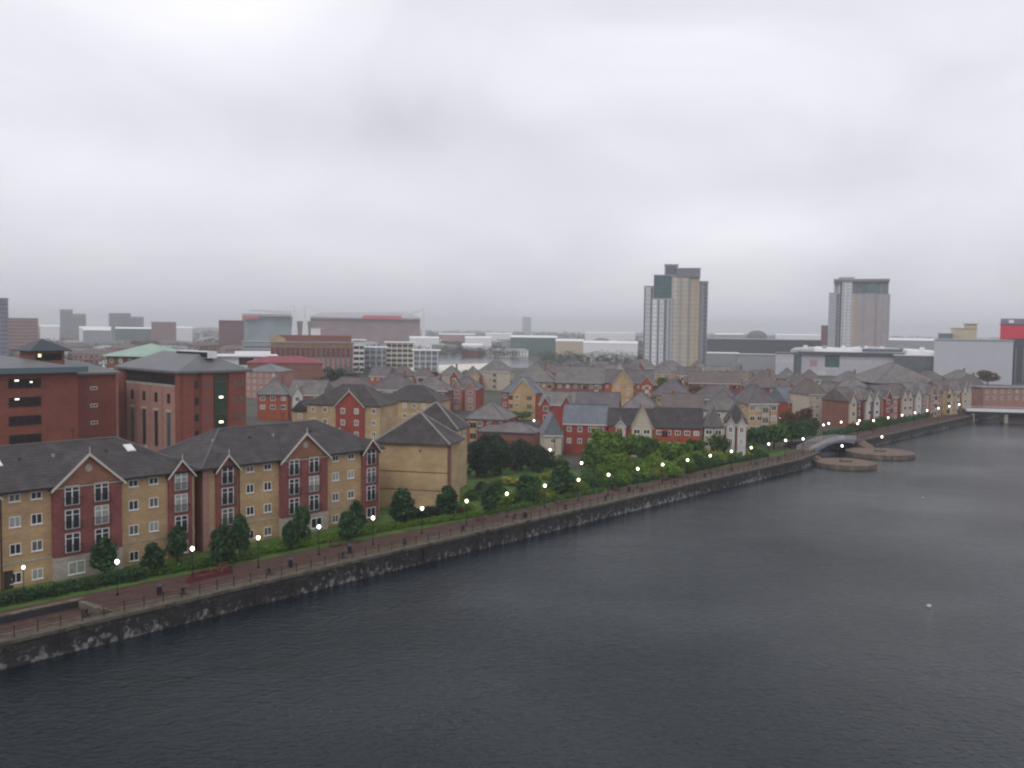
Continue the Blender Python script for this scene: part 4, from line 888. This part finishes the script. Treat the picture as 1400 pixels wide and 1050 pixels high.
SE = sorted([(rp_.uniform(575, 1120), rp_.uniform(292, 520)) for _ in range(60)])
for i, (px, D_) in enumerate(SE):
    x, y = at_d(px, D_); h = rp_.uniform(4, 8.5); tree('garden_tree', f'{ordn(i+1)} tree from the left among the roofs of the estate', x, y, h, rp_.uniform(.7, 1.1), 'round', rp_.choice([G_MID, G_STREET, G_BROWN, G_MID]), 'trees among the estate houses', 700, .05)
# ------------------------------------------------------------------ islands, footbridge, road bridge
PAVI = mat('island_paving', (.17, .115, .09), .85, .25, .5, brick=(1, .5, (.7, .7, .7)))
ISL = []
for (px, py, rpx, lb) in ((1156, 631, 41, 'round brick paved platform in the water, nearer one'), (1203, 617, 45, 'round brick paved platform in the water, farther one')):
    x, y = at(px, py, -1.4); rr = rpx*y/FPX; t = thing('round_platform', lb, 'platform', x, y, 0); ISL.append((x, y, rr))
    part('stone_rim', MB().lathe([(rr, -4.5), (rr, -1.45), (rr-.6, -1.38), (rr-.6, -1.5)], 48), COPE, t); part('paving', MB().lathe([(rr-.61, -2), (rr-.61, -1.4)], 48), PAVI, t)
    part('seat_ring', MB().lathe([(1.5, -1.4), (1.5, -.95), (1.0, -.95)], 20), COPE, t)
lamp(ISL[0][0]-.8, ISL[0][1]+.5, 'lit globe lamp standing on the nearer round platform', -1.4); lamp(ISL[1][0]+.8, ISL[1][1]+1, 'lit globe lamp standing on the farther round platform', -1.4)
# walkway between platforms and the quay
a = Vector(W(217, 92)); x, y, rr = ISL[0]; 
for (p, q, lb) in ((Vector(W(229, 93)), Vector((x, y)), 'brick ramp from the promenade end to the nearer round platform'), (Vector(W(268, 96)), Vector(ISL[1][:2]), 'brick ramp from the far quay to the farther round platform')):
    d = (q-p); l = d.length-rr*.8; r = thing('ramp', lb, 'ramp', p.x, p.y, atan2(d.y, d.x)); m = MB()
    m.poly([(0, -1.6, .05), (l, -1.6, -1.36), (l, 1.6, -1.36), (0, 1.6, .05)]); m.poly([(0, 1.6, -4), (l, 1.6, -4), (l, -1.6, -4), (0, -1.6, -4)])
    for s in (-1.6, 1.6): m.poly([(0, s, -4), (l, s, -4), (l, s, -1.36), (0, s, .05)])
    part('deck', m, PAVI, r); mm = MB()
    for s in (-1.5, 1.5):
        mm.tube([(0, s, 1.1), (l, s, -.3)], [.03, .03], 5)
        for k in range(int(l/1.6)+1): f = k*1.6/l; mm.box(k*1.6-.03, k*1.6+.03, s-.03, s+.03, .05-f*1.41, 1.1-f*1.41)
    part('handrail', mm, IRON, r)
# footbridge over the inlet
p = Vector(W(231.5, 96.5)); q = Vector(W(265.5, 97)); d = q-p; l = d.length; r = thing('footbridge', 'arched blue grey footbridge over the inlet with lit parapet', 'footbridge', p.x, p.y, atan2(d.y, d.x))
BLG = mat('blue_grey_steel', (.17, .20, .27), .5, .12, .5); dk, hr = MB(), MB(); GD = {-1.72: MB(), 1.72: MB()}; n = 18
def arch(f): return 1.1*sin(pi*f)
for i in range(n):
    f0, f1 = i/n, (i+1)/n; xa, xb = f0*l, f1*l; za, zb = arch(f0)+.1, arch(f1)+.1
    dk.poly([(xa, -1.7, za), (xb, -1.7, zb), (xb, 1.7, zb), (xa, 1.7, za)])
    for s in (-1.72, 1.72):
        for o in (-.06, .06):
            GD[s].poly([(xa, s+o, za-.5-.7*(1-sin(pi*f0))), (xb, s+o, zb-.5-.7*(1-sin(pi*f1))), (xb, s+o, zb+.15), (xa, s+o, za+.15)])
        GD[s].poly([(xa, s-.06, za+.15), (xb, s-.06, zb+.15), (xb, s+.06, zb+.15), (xa, s+.06, za+.15)])
        hr.tube([(xa, s, za+1.1), (xb, s, zb+1.1)], [.035, .035], 5); hr.box(xa-.03, xa+.03, s-.03, s+.03, za+.1, za+1.1)
        for kk in range(5): xx = xa+(xb-xa)*kk/5; zz_ = za+(zb-za)*kk/5; hr.box(xx-.012, xx+.012, s-.012, s+.012, zz_+.15, zz_+1.08)
part('deck', dk, PAVI, r); part('handrail', hr, WMET, r)
for g_ in GD.values(): part('girder', g_, BLG, r)
# white road bridge at the right
xa, ya = at(1329, 559, 2.4); xb, yb = at(1470, 563, 2.4); p = Vector((xa, ya)); q = Vector((xb, yb)); d = q-p; l = d.length
r = thing('road_bridge', 'low white bridge crossing the dock at the right edge', 'bridge', xa, ya, atan2(d.y, d.x))
part('deck', MB().box(-2, l, 0, 8, 1.4, 2.2), GMET, r); part('white_fascia', MB().box(-2, l, -.25, -.002, 1.5, 2.45), WMET, r); part('underside_beam', MB().box(-2, l, 1, 7, .6, 1.38), DMET, r)
m = MB()
for k in range(int(l/1.2)): m.box(k*1.2, k*1.2+.06, .1, .16, 2.2, 3.3)
m.box(-2, l, .08, .18, 3.3, 3.4); part('parapet_rail', m, WMET, r)
for k in (0, .33, .66): part('pier', MB().box(k*l, k*l+1.2, 1, 7, -4, .58), STONE, r)
# ------------------------------------------------------------------ mid-distance: towers
def tower(name, label, D, pxc, parts):
    mp_ = D/FPX; x, y = at_d(pxc, D); hy = 450+(pxc-700)*.0126
    rot = -math.atan2(x, y); r = thing(name, label, 'tower block', x, y, rot)
    for (nm, x0, x1, ytop, ybot, y0, y1, wm, strips, floors) in parts:
        X0, X1 = (x0-pxc)*mp_, (x1-pxc)*mp_; zt = CAMH+(hy-ytop)*mp_; zb = max(0, CAMH+(hy-ybot)*mp_) if ybot else 0
        o = part(nm, MB().box(X0, X1, y0, y1, zb, zt), wm, r)
        nf = max(1, int((zt-zb)/3)); wpx = X1-X0
        for (f0, f1, gm) in strips:
            g = MB(); a, b = X0+f0*wpx, X0+f1*wpx
            g.box(a, b, y0-.06, y0+.02, zb+.7, zt-.5)
            part('window_column', g, gm, o)
        if nf > 3:
            floors = floors or mat('floor_joint_cladding', (.30, .30, .32), .6); g = MB()
            for k in range(1, nf): g.box(X0-.1, X1+.1, y0-.12, y1+.12, zb+k*3-.2, zb+k*3+.2)
            part('floor_bands', g, floors, o)
        part('parapet', MB().box(X0-.25, X1+.25, y0-.25, y1+.25, zt, zt+.7), GMET, o)
    return r
PALEB = mat('pale_blue_white_cladding', (.58, .59, .63), .5, .08, .2); CRM = mat('cream_cladding', (.46, .42, .34), .7, .1, .2); SAND = mat('warm_sand_cladding', (.47, .38, .27), .7, .12, .2); PKC = mat('pinkish_cladding', (.37, .32, .31), .7, .12, .2)
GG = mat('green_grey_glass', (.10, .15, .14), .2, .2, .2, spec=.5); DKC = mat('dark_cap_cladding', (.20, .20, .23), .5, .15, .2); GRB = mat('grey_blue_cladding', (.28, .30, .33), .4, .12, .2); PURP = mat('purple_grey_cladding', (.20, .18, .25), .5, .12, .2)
tower('tower_block', 'taller tower block with stepped white wings and a cream curved front', 650, 922, [
    ('left_wing', 880, 892.5, 393, 0, 2, 22, PALEB, [(.02, .16, GLASSB), (.72, .95, GLASSB)], None),
    ('front_wing', 891.5, 918.5, 410, 0, -5, 18, PALEB, [(.06, .2, WMET), (.28, .36, GLASSB), (.6, .74, GLASSB), (.8, .96, GRB)], None),
    ('glass_storeys', 893, 925, 378, 0, -1, 17, GG, [(.05, .95, GLASST)], GG),
    ('penthouse', 907, 925, 363.5, 385, 1, 14, GRB, [(.1, .9, GLASSB)], None),
    ('cream_front', 917, 941, 380, 0, -2.5, 20, CRM, [(.12, .28, WHITER), (.46, .60, PKC), (.92, 1.0, GRB)], None),
    ('sand_front', 941, 954.5, 379, 0, -1.5, 20, SAND, [(.06, .14, PKC), (.22, .4, CREAM), (.62, .72, PKC)], None),
    ('dark_cap', 923, 955, 369, 380, -3, 19, DKC, [], None),
    ('right_wing', 954.5, 966, 386, 0, 4, 22, GRB, [(.1, .35, GMET), (.55, .9, GLASSB)], GMET)])
tower('tower_block', 'lower tower block with white left wings and pinkish balconied front', 850, 1173, [
    ('left_wing', 1134, 1148, 402, 0, 2, 26, mat('grey_white_cladding', (.40, .41, .45), .5, .08, .2), [(.7, .95, GLASSB)], None),
    ('upper_left_wing', 1140, 1148.3, 387, 402, 2.2, 26, PALEB, [(.2, .7, GMET)], None),
    ('glass_joint', 1148, 1151, 387, 0, 3, 24, GLASST, [], None),
    ('white_slab', 1151, 1164, 386, 0, -2, 24, PALEB, [(.1, .2, GMET), (.5, .55, GMET)], None),
    ('purple_joint', 1164, 1176, 386, 404, 1, 24, PURP, [(.3, .8, GLASSB)], None),  # upper joint clad in its own purple grey
    ('glass_storeys', 1175, 1210, 386, 403, 0, 24, GG, [(.05, .25, GLASST), (.7, .8, PURP)], GG),
    ('balconied_front', 1164, 1194, 403, 0, -3, 24, PKC, [(.02, .1, SAND), (.42, .58, GRB), (.96, 1.0, GRB)], PKC),
    ('right_front', 1194, 1212.5, 404, 0, -1.5, 23, mat('grey_pink_cladding', (.37, .33, .33), .7, .12, .2), [(.02, .16, GRB), (.45, .6, GRB), (.8, .95, GRB)], PKC),
    ('roof_slab', 1140, 1211, 383.5, 386, -3.2, 25, PURP, [], None),
    ('plant_room', 1146, 1166, 380.5, 383.4, 4, 16, CREAM, [], None)])
# mall, grey box, etc.
def dist_box(name, label, cat, D, x0, x1, ytop, dp, wm, roofm=None, rot=0, ybot=None, extra=None, group=None, rk=None, rh=0, ov=.5):
    mp_ = D/FPX; pc = (x0+x1)/2; x, y = at_d(pc, D); hy = 450+(pc-700)*.0126; w = (x1-x0)*mp_; zt = CAMH+(hy-ytop)*mp_
    if zt < 3: zt = 3
    r = thing(name, label, cat, x, y, rot-math.atan2(x, y), group)
    o = part('wall', MB().box(-w/2, w/2, 0, dp, 0, zt), wm, r)
    if rk: part('roof', roof_mb(rk, -w/2, w/2, 0, dp, zt, rh, ov), roofm, r)
    else: part('roof', MB().box(-w/2-ov, w/2+ov, -ov, dp+ov, zt, zt+.6), roofm or GMET, r)
    return r, w, zt, mp_
MALLW = mat('lilac_white_panels', (.50, .49, .54), .6, .06, .15, brick=(6, 4, (.9, .9, .9)))
r, w_, zt, mp_ = dist_box('shopping_mall', 'shopping mall with long blank white wall and a low white roof', 'shopping mall', 661, 1100, 1226, 485, 40, MALLW, WMET)
part('dark_eave', MB().box(-w_/2-3, w_/2+3, -3, 0, zt-.2, zt+1.6), DMET, r)
part('window', MB().box((1131-1163)*mp_, (1150-1163)*mp_, -.2, 0, zt-9.2, zt-.8), GLASST, r)
part('pink_panel', MB().box((1111-1163)*mp_, (1121-1163)*mp_, -.15, 0, zt-9, zt-4), mat('pink_panel', (.42, .25, .27), .6), r)
part('glass_stair', MB().box(-w_/2-8, -w_/2-.02, -.5, 10, 0, zt-.5), GLASSB, r)
x_ = -w_/2-8
for k, (ln, z0_, z1_, yb) in enumerate([(16, 2.4, 3.4, 5), (22, 3.6, 2.6, 9), (15, 3.0, 4.6, 6), (26, 4.4, 2.9, 12), (20, 3.2, 2.2, 5), (10, 2.0, 1.7, 8)]):
    m = MB(); a_, b_, c_, d_ = (x_, yb), (x_+ln, yb), (x_+ln, 70), (x_, 70)
    m.poly([(*a_, zt+z0_), (*b_, zt+z1_), (*c_, zt+z1_+.8), (*d_, zt+z0_+.8)]); m.poly([(*a_, zt+.65), (*b_, zt+.65), (*b_, zt+z1_), (*a_, zt+z0_)])
    m.poly([(*d_, zt+.65), (*a_, zt+.65), (*a_, zt+z0_), (*d_, zt+z0_+.8)]); m.poly([(*b_, zt+.65), (*c_, zt+.65), (*c_, zt+z1_+.8), (*b_, zt+z1_)])
    part('roof_section', m, WMET if k % 3 else mat('pale_grey_membrane', (.42, .43, .44), .6), r); x_ += ln-.5+(.01*k)
for k in range(7): part('roof_unit', MB().box(-w_/2+k*13, -w_/2+k*13+3, 20+k % 3*4, 24+k % 3*4, zt+3, zt+5.6), GMET if k % 2 else WMET, r)
part('roof_glazing', MB().box(8, w_/2+2, 3.4, 3.9, zt+2.0, zt+4.2), GLASSB, r)
dist_box('mall_wing', 'dark glass mall wing right of the long white wall', 'building', 640, 1226, 1282, 487, 40, GLASSB, WMET)
dist_box('mall_entrance', 'short pale mall wall left of the glass stair', 'building', 668, 1062, 1086, 484, 30, MALLW, DMET)
r, w_, zt, mp_ = dist_box('warehouse', 'long low dark hall with a shallow grey roof right of the taller tower', 'warehouse', 900, 966, 1120, 465, 60, DMET, GMET)
dist_box('warehouse', 'low grey building with a white roof line behind the estate roofs', 'warehouse', 740, 962, 1010, 484, 30, GMET, WMET)
dist_box('warehouse', 'low pale lilac building with small white vans before the mall', 'warehouse', 730, 1012, 1062, 486, 30, GMET, GMET)
r, w_, zt, mp_ = dist_box('dome_building', 'grey dome rising behind the dark hall', 'dome', 1150, 1020, 1050, 463, 26, GMET, GMET)
part('dome', MB().lathe([(13*cos(a*pi/16), zt+13*.75*sin(a*pi/16)) for a in range(0, 8)], 24, 0, 13), mat('grey_dome', (.14, .15, .15), .6), r, smooth=True)
r, w_, zt, mp_ = dist_box('box_building', 'big plain pale grey box building at the right', 'building', 582, 1283, 1380, 466, 60, mat('pale_grey_cladding', (.50, .51, .56), .6, .05, .15, brick=(5, 50, (.93, .93, .93))), GMET)
r, w_, zt, mp_ = dist_box('frame_building', 'dark open framed building at the right edge beside the grey box', 'building', 600, 1382, 1430, 464, 40, DMET, mat('red_box', (.5, .03, .045), .6, .1, .3))
m = MB()
for k in range(5): m.box(-w_/2+k*4.4, -w_/2+k*4.4+.7, -1.2, 0, 0, zt-6)
part('columns', m, mat('lilac_steel', (.25, .22, .32), .5), r)
r, w_, zt, mp_ = dist_box('red_rooftop_block', 'bright red block with a dark top above the grey box at the right edge', 'building', 640, 1371, 1425, 445, 20, mat('bright_red_panel', (.55, .03, .06), .6, .1, .3), DMET)
part('dark_crown', MB().box(-w_/2, w_/2, -.1, 20.1, zt+.61, zt+4.3), PURP, r); part('white_disc', MB().box(-w_/2+5, -w_/2+8, -.3, -.1, zt+1.4, zt+3.4), WMET, r)
r, w_, zt, mp_ = dist_box('office_building', 'small cream block with a flat brimmed top over the grey box', 'building', 700, 1302, 1334, 450, 15, mat('yellow_cream', (.52, .47, .34), .7, .1, .3), SAND)
part('upper_storey', MB().box(0, w_/2, 1, 12, zt+.6, zt+3.4), CREAM, r); part('brim', MB().box(-1, w_/2+1, 0, 13, zt+3.4, zt+3.9), SAND, r)
dist_box('office_building', 'teal glazed low block left of the cream block over the grey box', 'building', 690, 1284, 1302, 457, 15, GG, GMET)
# left mid-distance
r, w_, zt, mp_ = dist_box('brick_warehouse', 'long red and yellow brick warehouse with a dark flat roof', 'warehouse', 560, 372, 482, 469, 30, PINKB, None)
part('dark_attic', MB().box(-w_/2+4, w_/2-1, 2, 28, zt+.6, zt+4.3), BRN, r)
for k in range(16): part('window_column', MB().box(-w_/2+2+k*2.9, -w_/2+3.0+k*2.9, -.1, 0, 3, zt-3.5), GLASSB, r); part('red_band', MB().box(-w_/2, w_/2, -.06, 0, zt-8.5, zt-3), ORG, r); part('yellow_band', MB().box(-w_/2, w_/2, -.08, 0, zt-2.6, zt-.2), YEL, r)
m = MB(); cxx = -w_/2+4; m.poly([(cxx-5, -.4, zt), (cxx+5, -.4, zt)]+[(cxx+5*cos(a*pi/8), -.4, zt+4*sin(a*pi/8)) for a in range(1, 8)]); m.poly([(cxx-5, -.3, zt)]+[(cxx-5, .3, zt)]+[(cxx+5, .3, zt), (cxx+5, -.3, zt)]); part('round_gable', m, YEL, r)
dist_box('red_roofed_shop', 'long low building with a wine red roof before the brick warehouse', 'building', 450, 340, 440, 497, 20, BRN, mat('wine_red_roof', (.25, .05, .07), .7, .15, .3), rk='hip', rh=3)
r, w_, zt, mp_ = dist_box('white_canopy_building', 'pavilion with a wide white canopy roof right of the grey hipped office', 'building', 470, 304, 372, 488, 22, WMET, WMET, ov=2.5)
part('dark_recess', MB().box(-4, 3, -.2, 0, zt-4, zt-.5), DARK, r); part('upper_roof', MB().box(-6, w_/2-1, 4, 14, zt+.6, zt+2.4), WMET, r)
# white banded offices
for i, (x0, x1, yt, D, lb) in enumerate([(483, 498, 466, 620, 'narrow white office tower with a brimmed roof right of the brick warehouse'), (498, 528, 473, 640, 'white banded office with dark glass strips, left one'), (528, 566, 469, 700, 'white office with a long pale roof, middle one'), (566, 600, 478, 640, 'white banded office with dark round corner, right one')]):
    r, w_, zt, mp_ = dist_box('office_building', lb, 'office', D, x0, x1, yt+(i == 1)*3+(i == 3)*2, 20, [WMET, GMET, CREAM, GMET][i], WMET, ov=1.4)
    z = 1.2
    while z < zt-2: part('window_band', MB().box(-w_/2+.3, w_/2-.3, -.12, 0, z, z+1.9), GLASSB if i % 2 else GLASS, r); z += 3.6
    m = MB()
    for k in range(int(w_/4)+1): m.box(-w_/2+k*4-.2, -w_/2+k*4+.2, -1.2, -.8, 0, zt)
    part('columns', m, WMET, r)
# stadium
D = 1500; mp_ = D/FPX; x, y = at_d(458, D); r = thing('stadium', 'hazy stadium with white pylons and pale cantilevered roof on the horizon', 'stadium', x, y, -math.atan2(x, y))
def sz(yy, px=458): return CAMH+(450+(px-700)*.0126-yy)*mp_
def sx(px): return (px-458)*mp_
STD = mat('stadium_dark', (.26, .17, .18), .7, .25, .05); 
part('main_stand', MB().box(sx(425), sx(574), 0, 90, 0, sz(436)), STD, r); part('left_stand', MB().box(sx(335), sx(400), 5, 90, 0, sz(434)), mat('teal_stand', (.20, .27, .29), .5, .3, .05), r)
part('middle_stand', MB().box(sx(400), sx(425), 12, 90, 0, sz(440)), STD, r)
m = MB(); m.poly([(sx(340), -6, sz(428)), (sx(400), -6, sz(431)), (sx(400), 60, sz(426)), (sx(345), 60, sz(424))]); m.poly([(sx(425), -6, sz(433)), (sx(574), -6, sz(433)), (sx(560), 60, sz(425)), (sx(440), 60, sz(427))]); m.box(sx(425), sx(574), -6, 0, sz(436), sz(433.5)); m.box(sx(336), sx(400), -6, 5, sz(434), sz(431)); 
part('roof', m, mat('pale_stadium_roof', (.38, .35, .37), .6, .1, .05), r)
part('red_sign_band', MB().box(sx(495), sx(548), -6.8, -6.1, sz(436), sz(431)), mat('stadium_red', (.5, .10, .10), .6), r); part('red_sign_band', MB().box(sx(336), sx(358), -6.8, -6.1, sz(438), sz(434)), mat('stadium_red', (.5, .10, .10), .6), r)
for a, b, t_ in ((399, 410, 419), (413, 424, 419), (575, 581, 421)):
    m = MB(); X0, X1 = sx(a), sx(b); c = (X0+X1)/2; k = .25 if a < 500 else .3
    m.poly([(X0, -12, 0), (X1, -12, 0), (c+1.2, -12, sz(t_)), (c-1.2, -12, sz(t_))]); m.poly([(X1, -6, 0), (X0, -6, 0), (c-1.2, -6, sz(t_)), (c+1.2, -6, sz(t_))])
    m.poly([(X0, -6, 0), (X0, -12, 0), (c-1.2, -12, sz(t_)), (c-1.2, -6, sz(t_))]); m.poly([(X1, -12, 0), (X1, -6, 0), (c+1.2, -6, sz(t_)), (c+1.2, -12, sz(t_))]); m.poly([(c-1.2, -12, sz(t_)), (c+1.2, -12, sz(t_)), (c+1.2, -6, sz(t_)), (c-1.2, -6, sz(t_))])
    part('pylon', m, WMET, r)
for a, b, c_, d_ in ((577, 422, 545, 432), (418, 419, 450, 430), (405, 419, 372, 428), (577, 422, 556, 430)):
    part('roof_stay', MB().tube([(sx(a), -9, sz(b)), (sx(c_), -4, sz(d_))], [.55, .55], 6), WMET, r)
dist_box('white_house', 'small white block at the foot of the stadium pylons', 'building', 900, 425, 438, 450, 12, WMET, WMET)
# far skyline buildings
sky_b = [(0, 11, 409, 700, PURP, 'grey banded high rise cut by the left edge'), (12, 50, 436, 900, PINKB, 'pink red block right of the left edge high rise'), (83, 99, 424, 1500, GMET, 'pale grey block of flats on the left skyline, taller'), (99, 117, 430, 1500, GMET, 'pale grey block of flats on the left skyline, lower'),
    (150, 178, 429, 1500, GMET, 'wide grey block on the left skyline'), (178, 196, 434, 1480, GMET, 'lower grey annex on the left skyline'), (300, 333, 439, 950, PLUM, 'dull red block left of the stadium'), (714, 726, 434, 4200, GMET, 'lone faint tower on the horizon in the middle'), (332, 372, 468, 700, GMET, 'pale block left of the brick warehouse'),
    (1123, 1133, 446, 1000, PLUM, 'small dark red block left of the lower tower'), (208, 240, 441, 1300, PINKB, 'faint pink block on the left skyline')]
for x0, x1, yt, D, wm, lb in sky_b:
    r, w_, zt, mp_ = dist_box('distant_building', lb, 'building', D, x0, x1, yt, 18, wm, GMET)
    m = MB()
    for k in range(int(zt/3.2)):
        m.box(-w_/2+.8, w_/2-.8, -.1, 0, k*3.2+1, k*3.2+2.3)
    part('window_bands', m, GLASSB, r)
# trading estate sheds, middle
sheds = [(664, 700, 457, 1900, WMET, 'long white shed on the far plain, left one'), (698, 762, 462, 1050, GG, 'green glazed long shed with a white roof'), (760, 798, 467, 980, CREAM, 'pinkish white shed right of the green glazed one'), (798, 872, 470, 900, WMET, 'long low white roofed shed left of the taller tower'),
    (800, 868, 456, 2100, WMET, 'thin white shed on the far plain near the tower'), (632, 660, 473, 1090, WMET, 'white shed behind the pale basin, left one'), (636, 672, 463, 1150, WMET, 'light shed behind the basin'), (560, 600, 463, 1200, WMET, 'light long shed right of the stadium pylon'), (600, 650, 458, 1900, PINKB, 'pale brown shed right of the stadium pylon'),
    (56, 80, 447, 1400, WMET, 'white shed left of the skyline flats'), (110, 150, 449, 1350, WMET, 'long white shed under the skyline flats'), (160, 215, 450, 1350, GG, 'long pale green shed on the left plain'), (228, 262, 449, 1400, WMET, 'white shed left of the dull red block'), (115, 150, 452, 1100, GMET, 'white round topped shed on the left plain'),
    (1062, 1122, 459, 1700, WMET, 'pale far hall behind the mall'), (1215, 1280, 466, 1000, GMET, 'grey far hall right of the lower tower'), (978, 1016, 458, 1600, GMET, 'far grey hall left of the dome')]
for x0, x1, yt, D, wm, lb in sheds:
    r, w_, zt, mp_ = dist_box('industrial_shed', lb, 'warehouse', D, x0, x1, yt, 40, wm, WMET, rk='gable', rh=2.2, ov=.3)
    m = MB()
    for k in range(int(w_/9)): m.box(-w_/2+3+k*9, -w_/2+6.5+k*9, -.1, 0, 0, min(4, zt-.5))
    part('loading_doors', m, GLASSB, r)
# many small anonymous buildings filling the plain
rng = random.Random(5); G1 = 'small distant buildings of the hazy town'
defs = {}
def small(wm, rm, w, d, h, rk, rh):
    m = MB().box(-w/2, w/2, -d/2, d/2, 0, h)
    q = roof_mb(rk, -w/2, w/2, -d/2, d/2, h, rh, .4)
    win = MB()
    for k in range(int(w/3.5)):
        for z in range(int(h/3)): win.box(-w/2+1+k*3.5, -w/2+2.3+k*3.5, -d/2-.08, -d/2, z*3+.9, z*3+2.2)
    return m.mesh('wall', wm), q.mesh('roof', rm), win.mesh('windows', GLASS)
ks = [('small red brick house', RED, TILE_G, 22, 9, 6, 'gable', 3), ('distant brown terrace', BRN, TILE_B, 34, 9, 6, 'gable', 3), ('distant pale shed', WMET, GMET, 40, 24, 6.5, 'gable', 2), ('distant grey flat roofed block', GMET, GMET, 26, 16, 10, 'flat', 1), ('distant cream house', CREAM, TILE_G, 18, 10, 6, 'hip', 3), ('distant pinkish brick block', PINKB, TILE_B, 30, 14, 9, 'hip', 3.4)]
kd = [(k[0], small(*k[1:])) for k in ks]
zones = [(0, 335, 560, 2600, 90, (.28, .24, .1, .1, .08, .2)), (335, 640, 620, 2600, 34, (.2, .2, .25, .15, .1, .1)), (600, 880, 760, 2800, 50, (.1, .15, .4, .15, .1, .1)), (960, 1400, 900, 2800, 42, (.2, .2, .25, .15, .1, .1))]
for xa, xb, da, db, n, wt in zones:
    for i in range(n):
        px = rng.uniform(xa-10, xb); D = da*(db/da)**(rng.random()**.8)
        if 545 < px < 745 and D < 1000: continue
        if 1270 < px and D < 720: continue
        lb, (a, b, c) = rng.choices(kd, wt)[0]; x, y = at_d(px, D); t = thing('distant_building', f'{lb}|{xa}|{px:07.2f}', 'building', x, y, rng.choice([0, .3, -.3, .8, -.8])+rng.uniform(-.1, .1), G1)
        ob('wall', a, t); ob('roof', b, t); ob('windows', c, t)
DIST = [o for o in C.objects if o.name.startswith('distant_building') and '|' in o.get('label', '')]
ZN = {'0': 'on the left plain behind the offices', '335': 'below and beyond the stadium', '600': 'on the plain between stadium and towers', '960': 'on the right plain beyond the mall'}
cn = {}
for o in sorted(DIST, key=lambda q: q['label'].split('|')[2]):
    a, b, _ = o['label'].split('|'); cn[(a, b)] = cn.get((a, b), 0)+1; o['label'] = f'{ordn(cn[(a, b)])} {a} from the left {ZN[b]}'
# distant trees as countless canopy masses
def canopy(name, zone, n, seed, mt, hrange=(5, 11), s=1.0):
    rg_ = random.Random(seed); m = MB(); st = random.getstate(); random.seed(seed)
    for i in range(n):
        px = rg_.uniform(zone[0], zone[1]); D = zone[2]*(zone[3]/zone[2])**rg_.random(); 
        if 540 < px < 745 and 560 < D < 1000: continue
        x, y = at_d(px, D); h = rg_.uniform(*hrange); r_ = h*rg_.uniform(.45, .8)
        leaves(m, x, y, h*.55, r_*1.5, r_, h*.45, 40, .65*s*max(.8, D/900), .3)
    random.setstate(st); o = struct(name, m, mt, 'stuff'); return o
canopy('distant_trees', (0, 340, 420, 2600), 800, 11, G_GREY)
canopy('distant_trees', (340, 880, 560, 2800), 900, 12, G_GREY)
canopy('distant_trees', (960, 1400, 760, 2800), 450, 13, G_GREY)
canopy('distant_trees', (-40, 1440, 2800, 6500), 900, 14, G_GREY, (8, 18), 1.3)
def tree_line(zone, D0, n, seed, hr=(6, 11), mt=None):
    rg_ = random.Random(seed); m = MB(); st = random.getstate(); random.seed(seed)
    for i in range(n):
        px = zone[0]+(zone[1]-zone[0])*(i+rg_.random())/n; x, y = at_d(px, D0*rg_.uniform(.985, 1.02)); h = rg_.uniform(*hr)
        leaves(m, x, y, h*.52, h*.7, h*.5, h*.5, 130, .5*max(.7, D0/900), .3)
    random.setstate(st); struct('tree_line', m, mt or G_GREY, 'stuff')
for i, (a, b, D_, n) in enumerate([(596, 705, 1010, 26), (742, 880, 860, 34), (600, 880, 1500, 40), (0, 335, 640, 40), (0, 335, 960, 50), (380, 560, 540, 24), (480, 600, 1000, 20), (960, 1100, 1080, 26), (1090, 1400, 1350, 50), (340, 600, 2300, 50), (560, 880, 2300, 60)]):
    tree_line((a, b), D_, n, 40+i, (5, 9) if D_ < 700 else (7, 13))
# little boat / buoy on the water
x, y = at(1270, 829, -2.55); t = thing('buoy', 'small white buoy floating alone on the open water', 'buoy', x, y, 0, None, -2.55)
part('float', MB().lathe([(.05, -.25), (.26, -.12), (.3, .05), (.2, .22), (.06, .28)], 12), WHITER, t, smooth=True); part('top_ring', MB().lathe([(.05, .28), (.05, .4), (.02, .42)], 8), IRON, t)
x, y = at(1262, 681, -2.55); t = thing('buoy', 'tiny dim buoy far out on the water', 'buoy', x, y, 0, None, -2.55)
part('float', MB().lathe([(.05, -.25), (.26, -.12), (.3, .05), (.2, .22), (.06, .28)], 12), GMET, t, smooth=True); part('top_ring', MB().lathe([(.05, .28), (.05, .4), (.02, .42)], 8), IRON, t)
# ------------------------------------------------------------------ haze
HB = FAR+400
hz = struct('haze', MB().box(-HB, HB, -1900, HB, -6.5, 135), None, 'stuff') if False else None
hm = bpy.data.materials.new('haze'); hm.use_nodes = True; t = hm.node_tree; t.nodes.clear(); o = t.nodes.new('ShaderNodeOutputMaterial'); v_ = t.nodes.new('ShaderNodeVolumePrincipled')
v_.inputs['Color'].default_value = (.92, .94, .985, 1); v_.inputs['Density'].default_value = .00023; v_.inputs['Anisotropy'].default_value = .2
t.links.new(v_.outputs[0], o.inputs['Volume'])
hz = struct('haze', MB().box(-HB, HB, -1950, HB, -6.5, 135), hm, 'stuff')
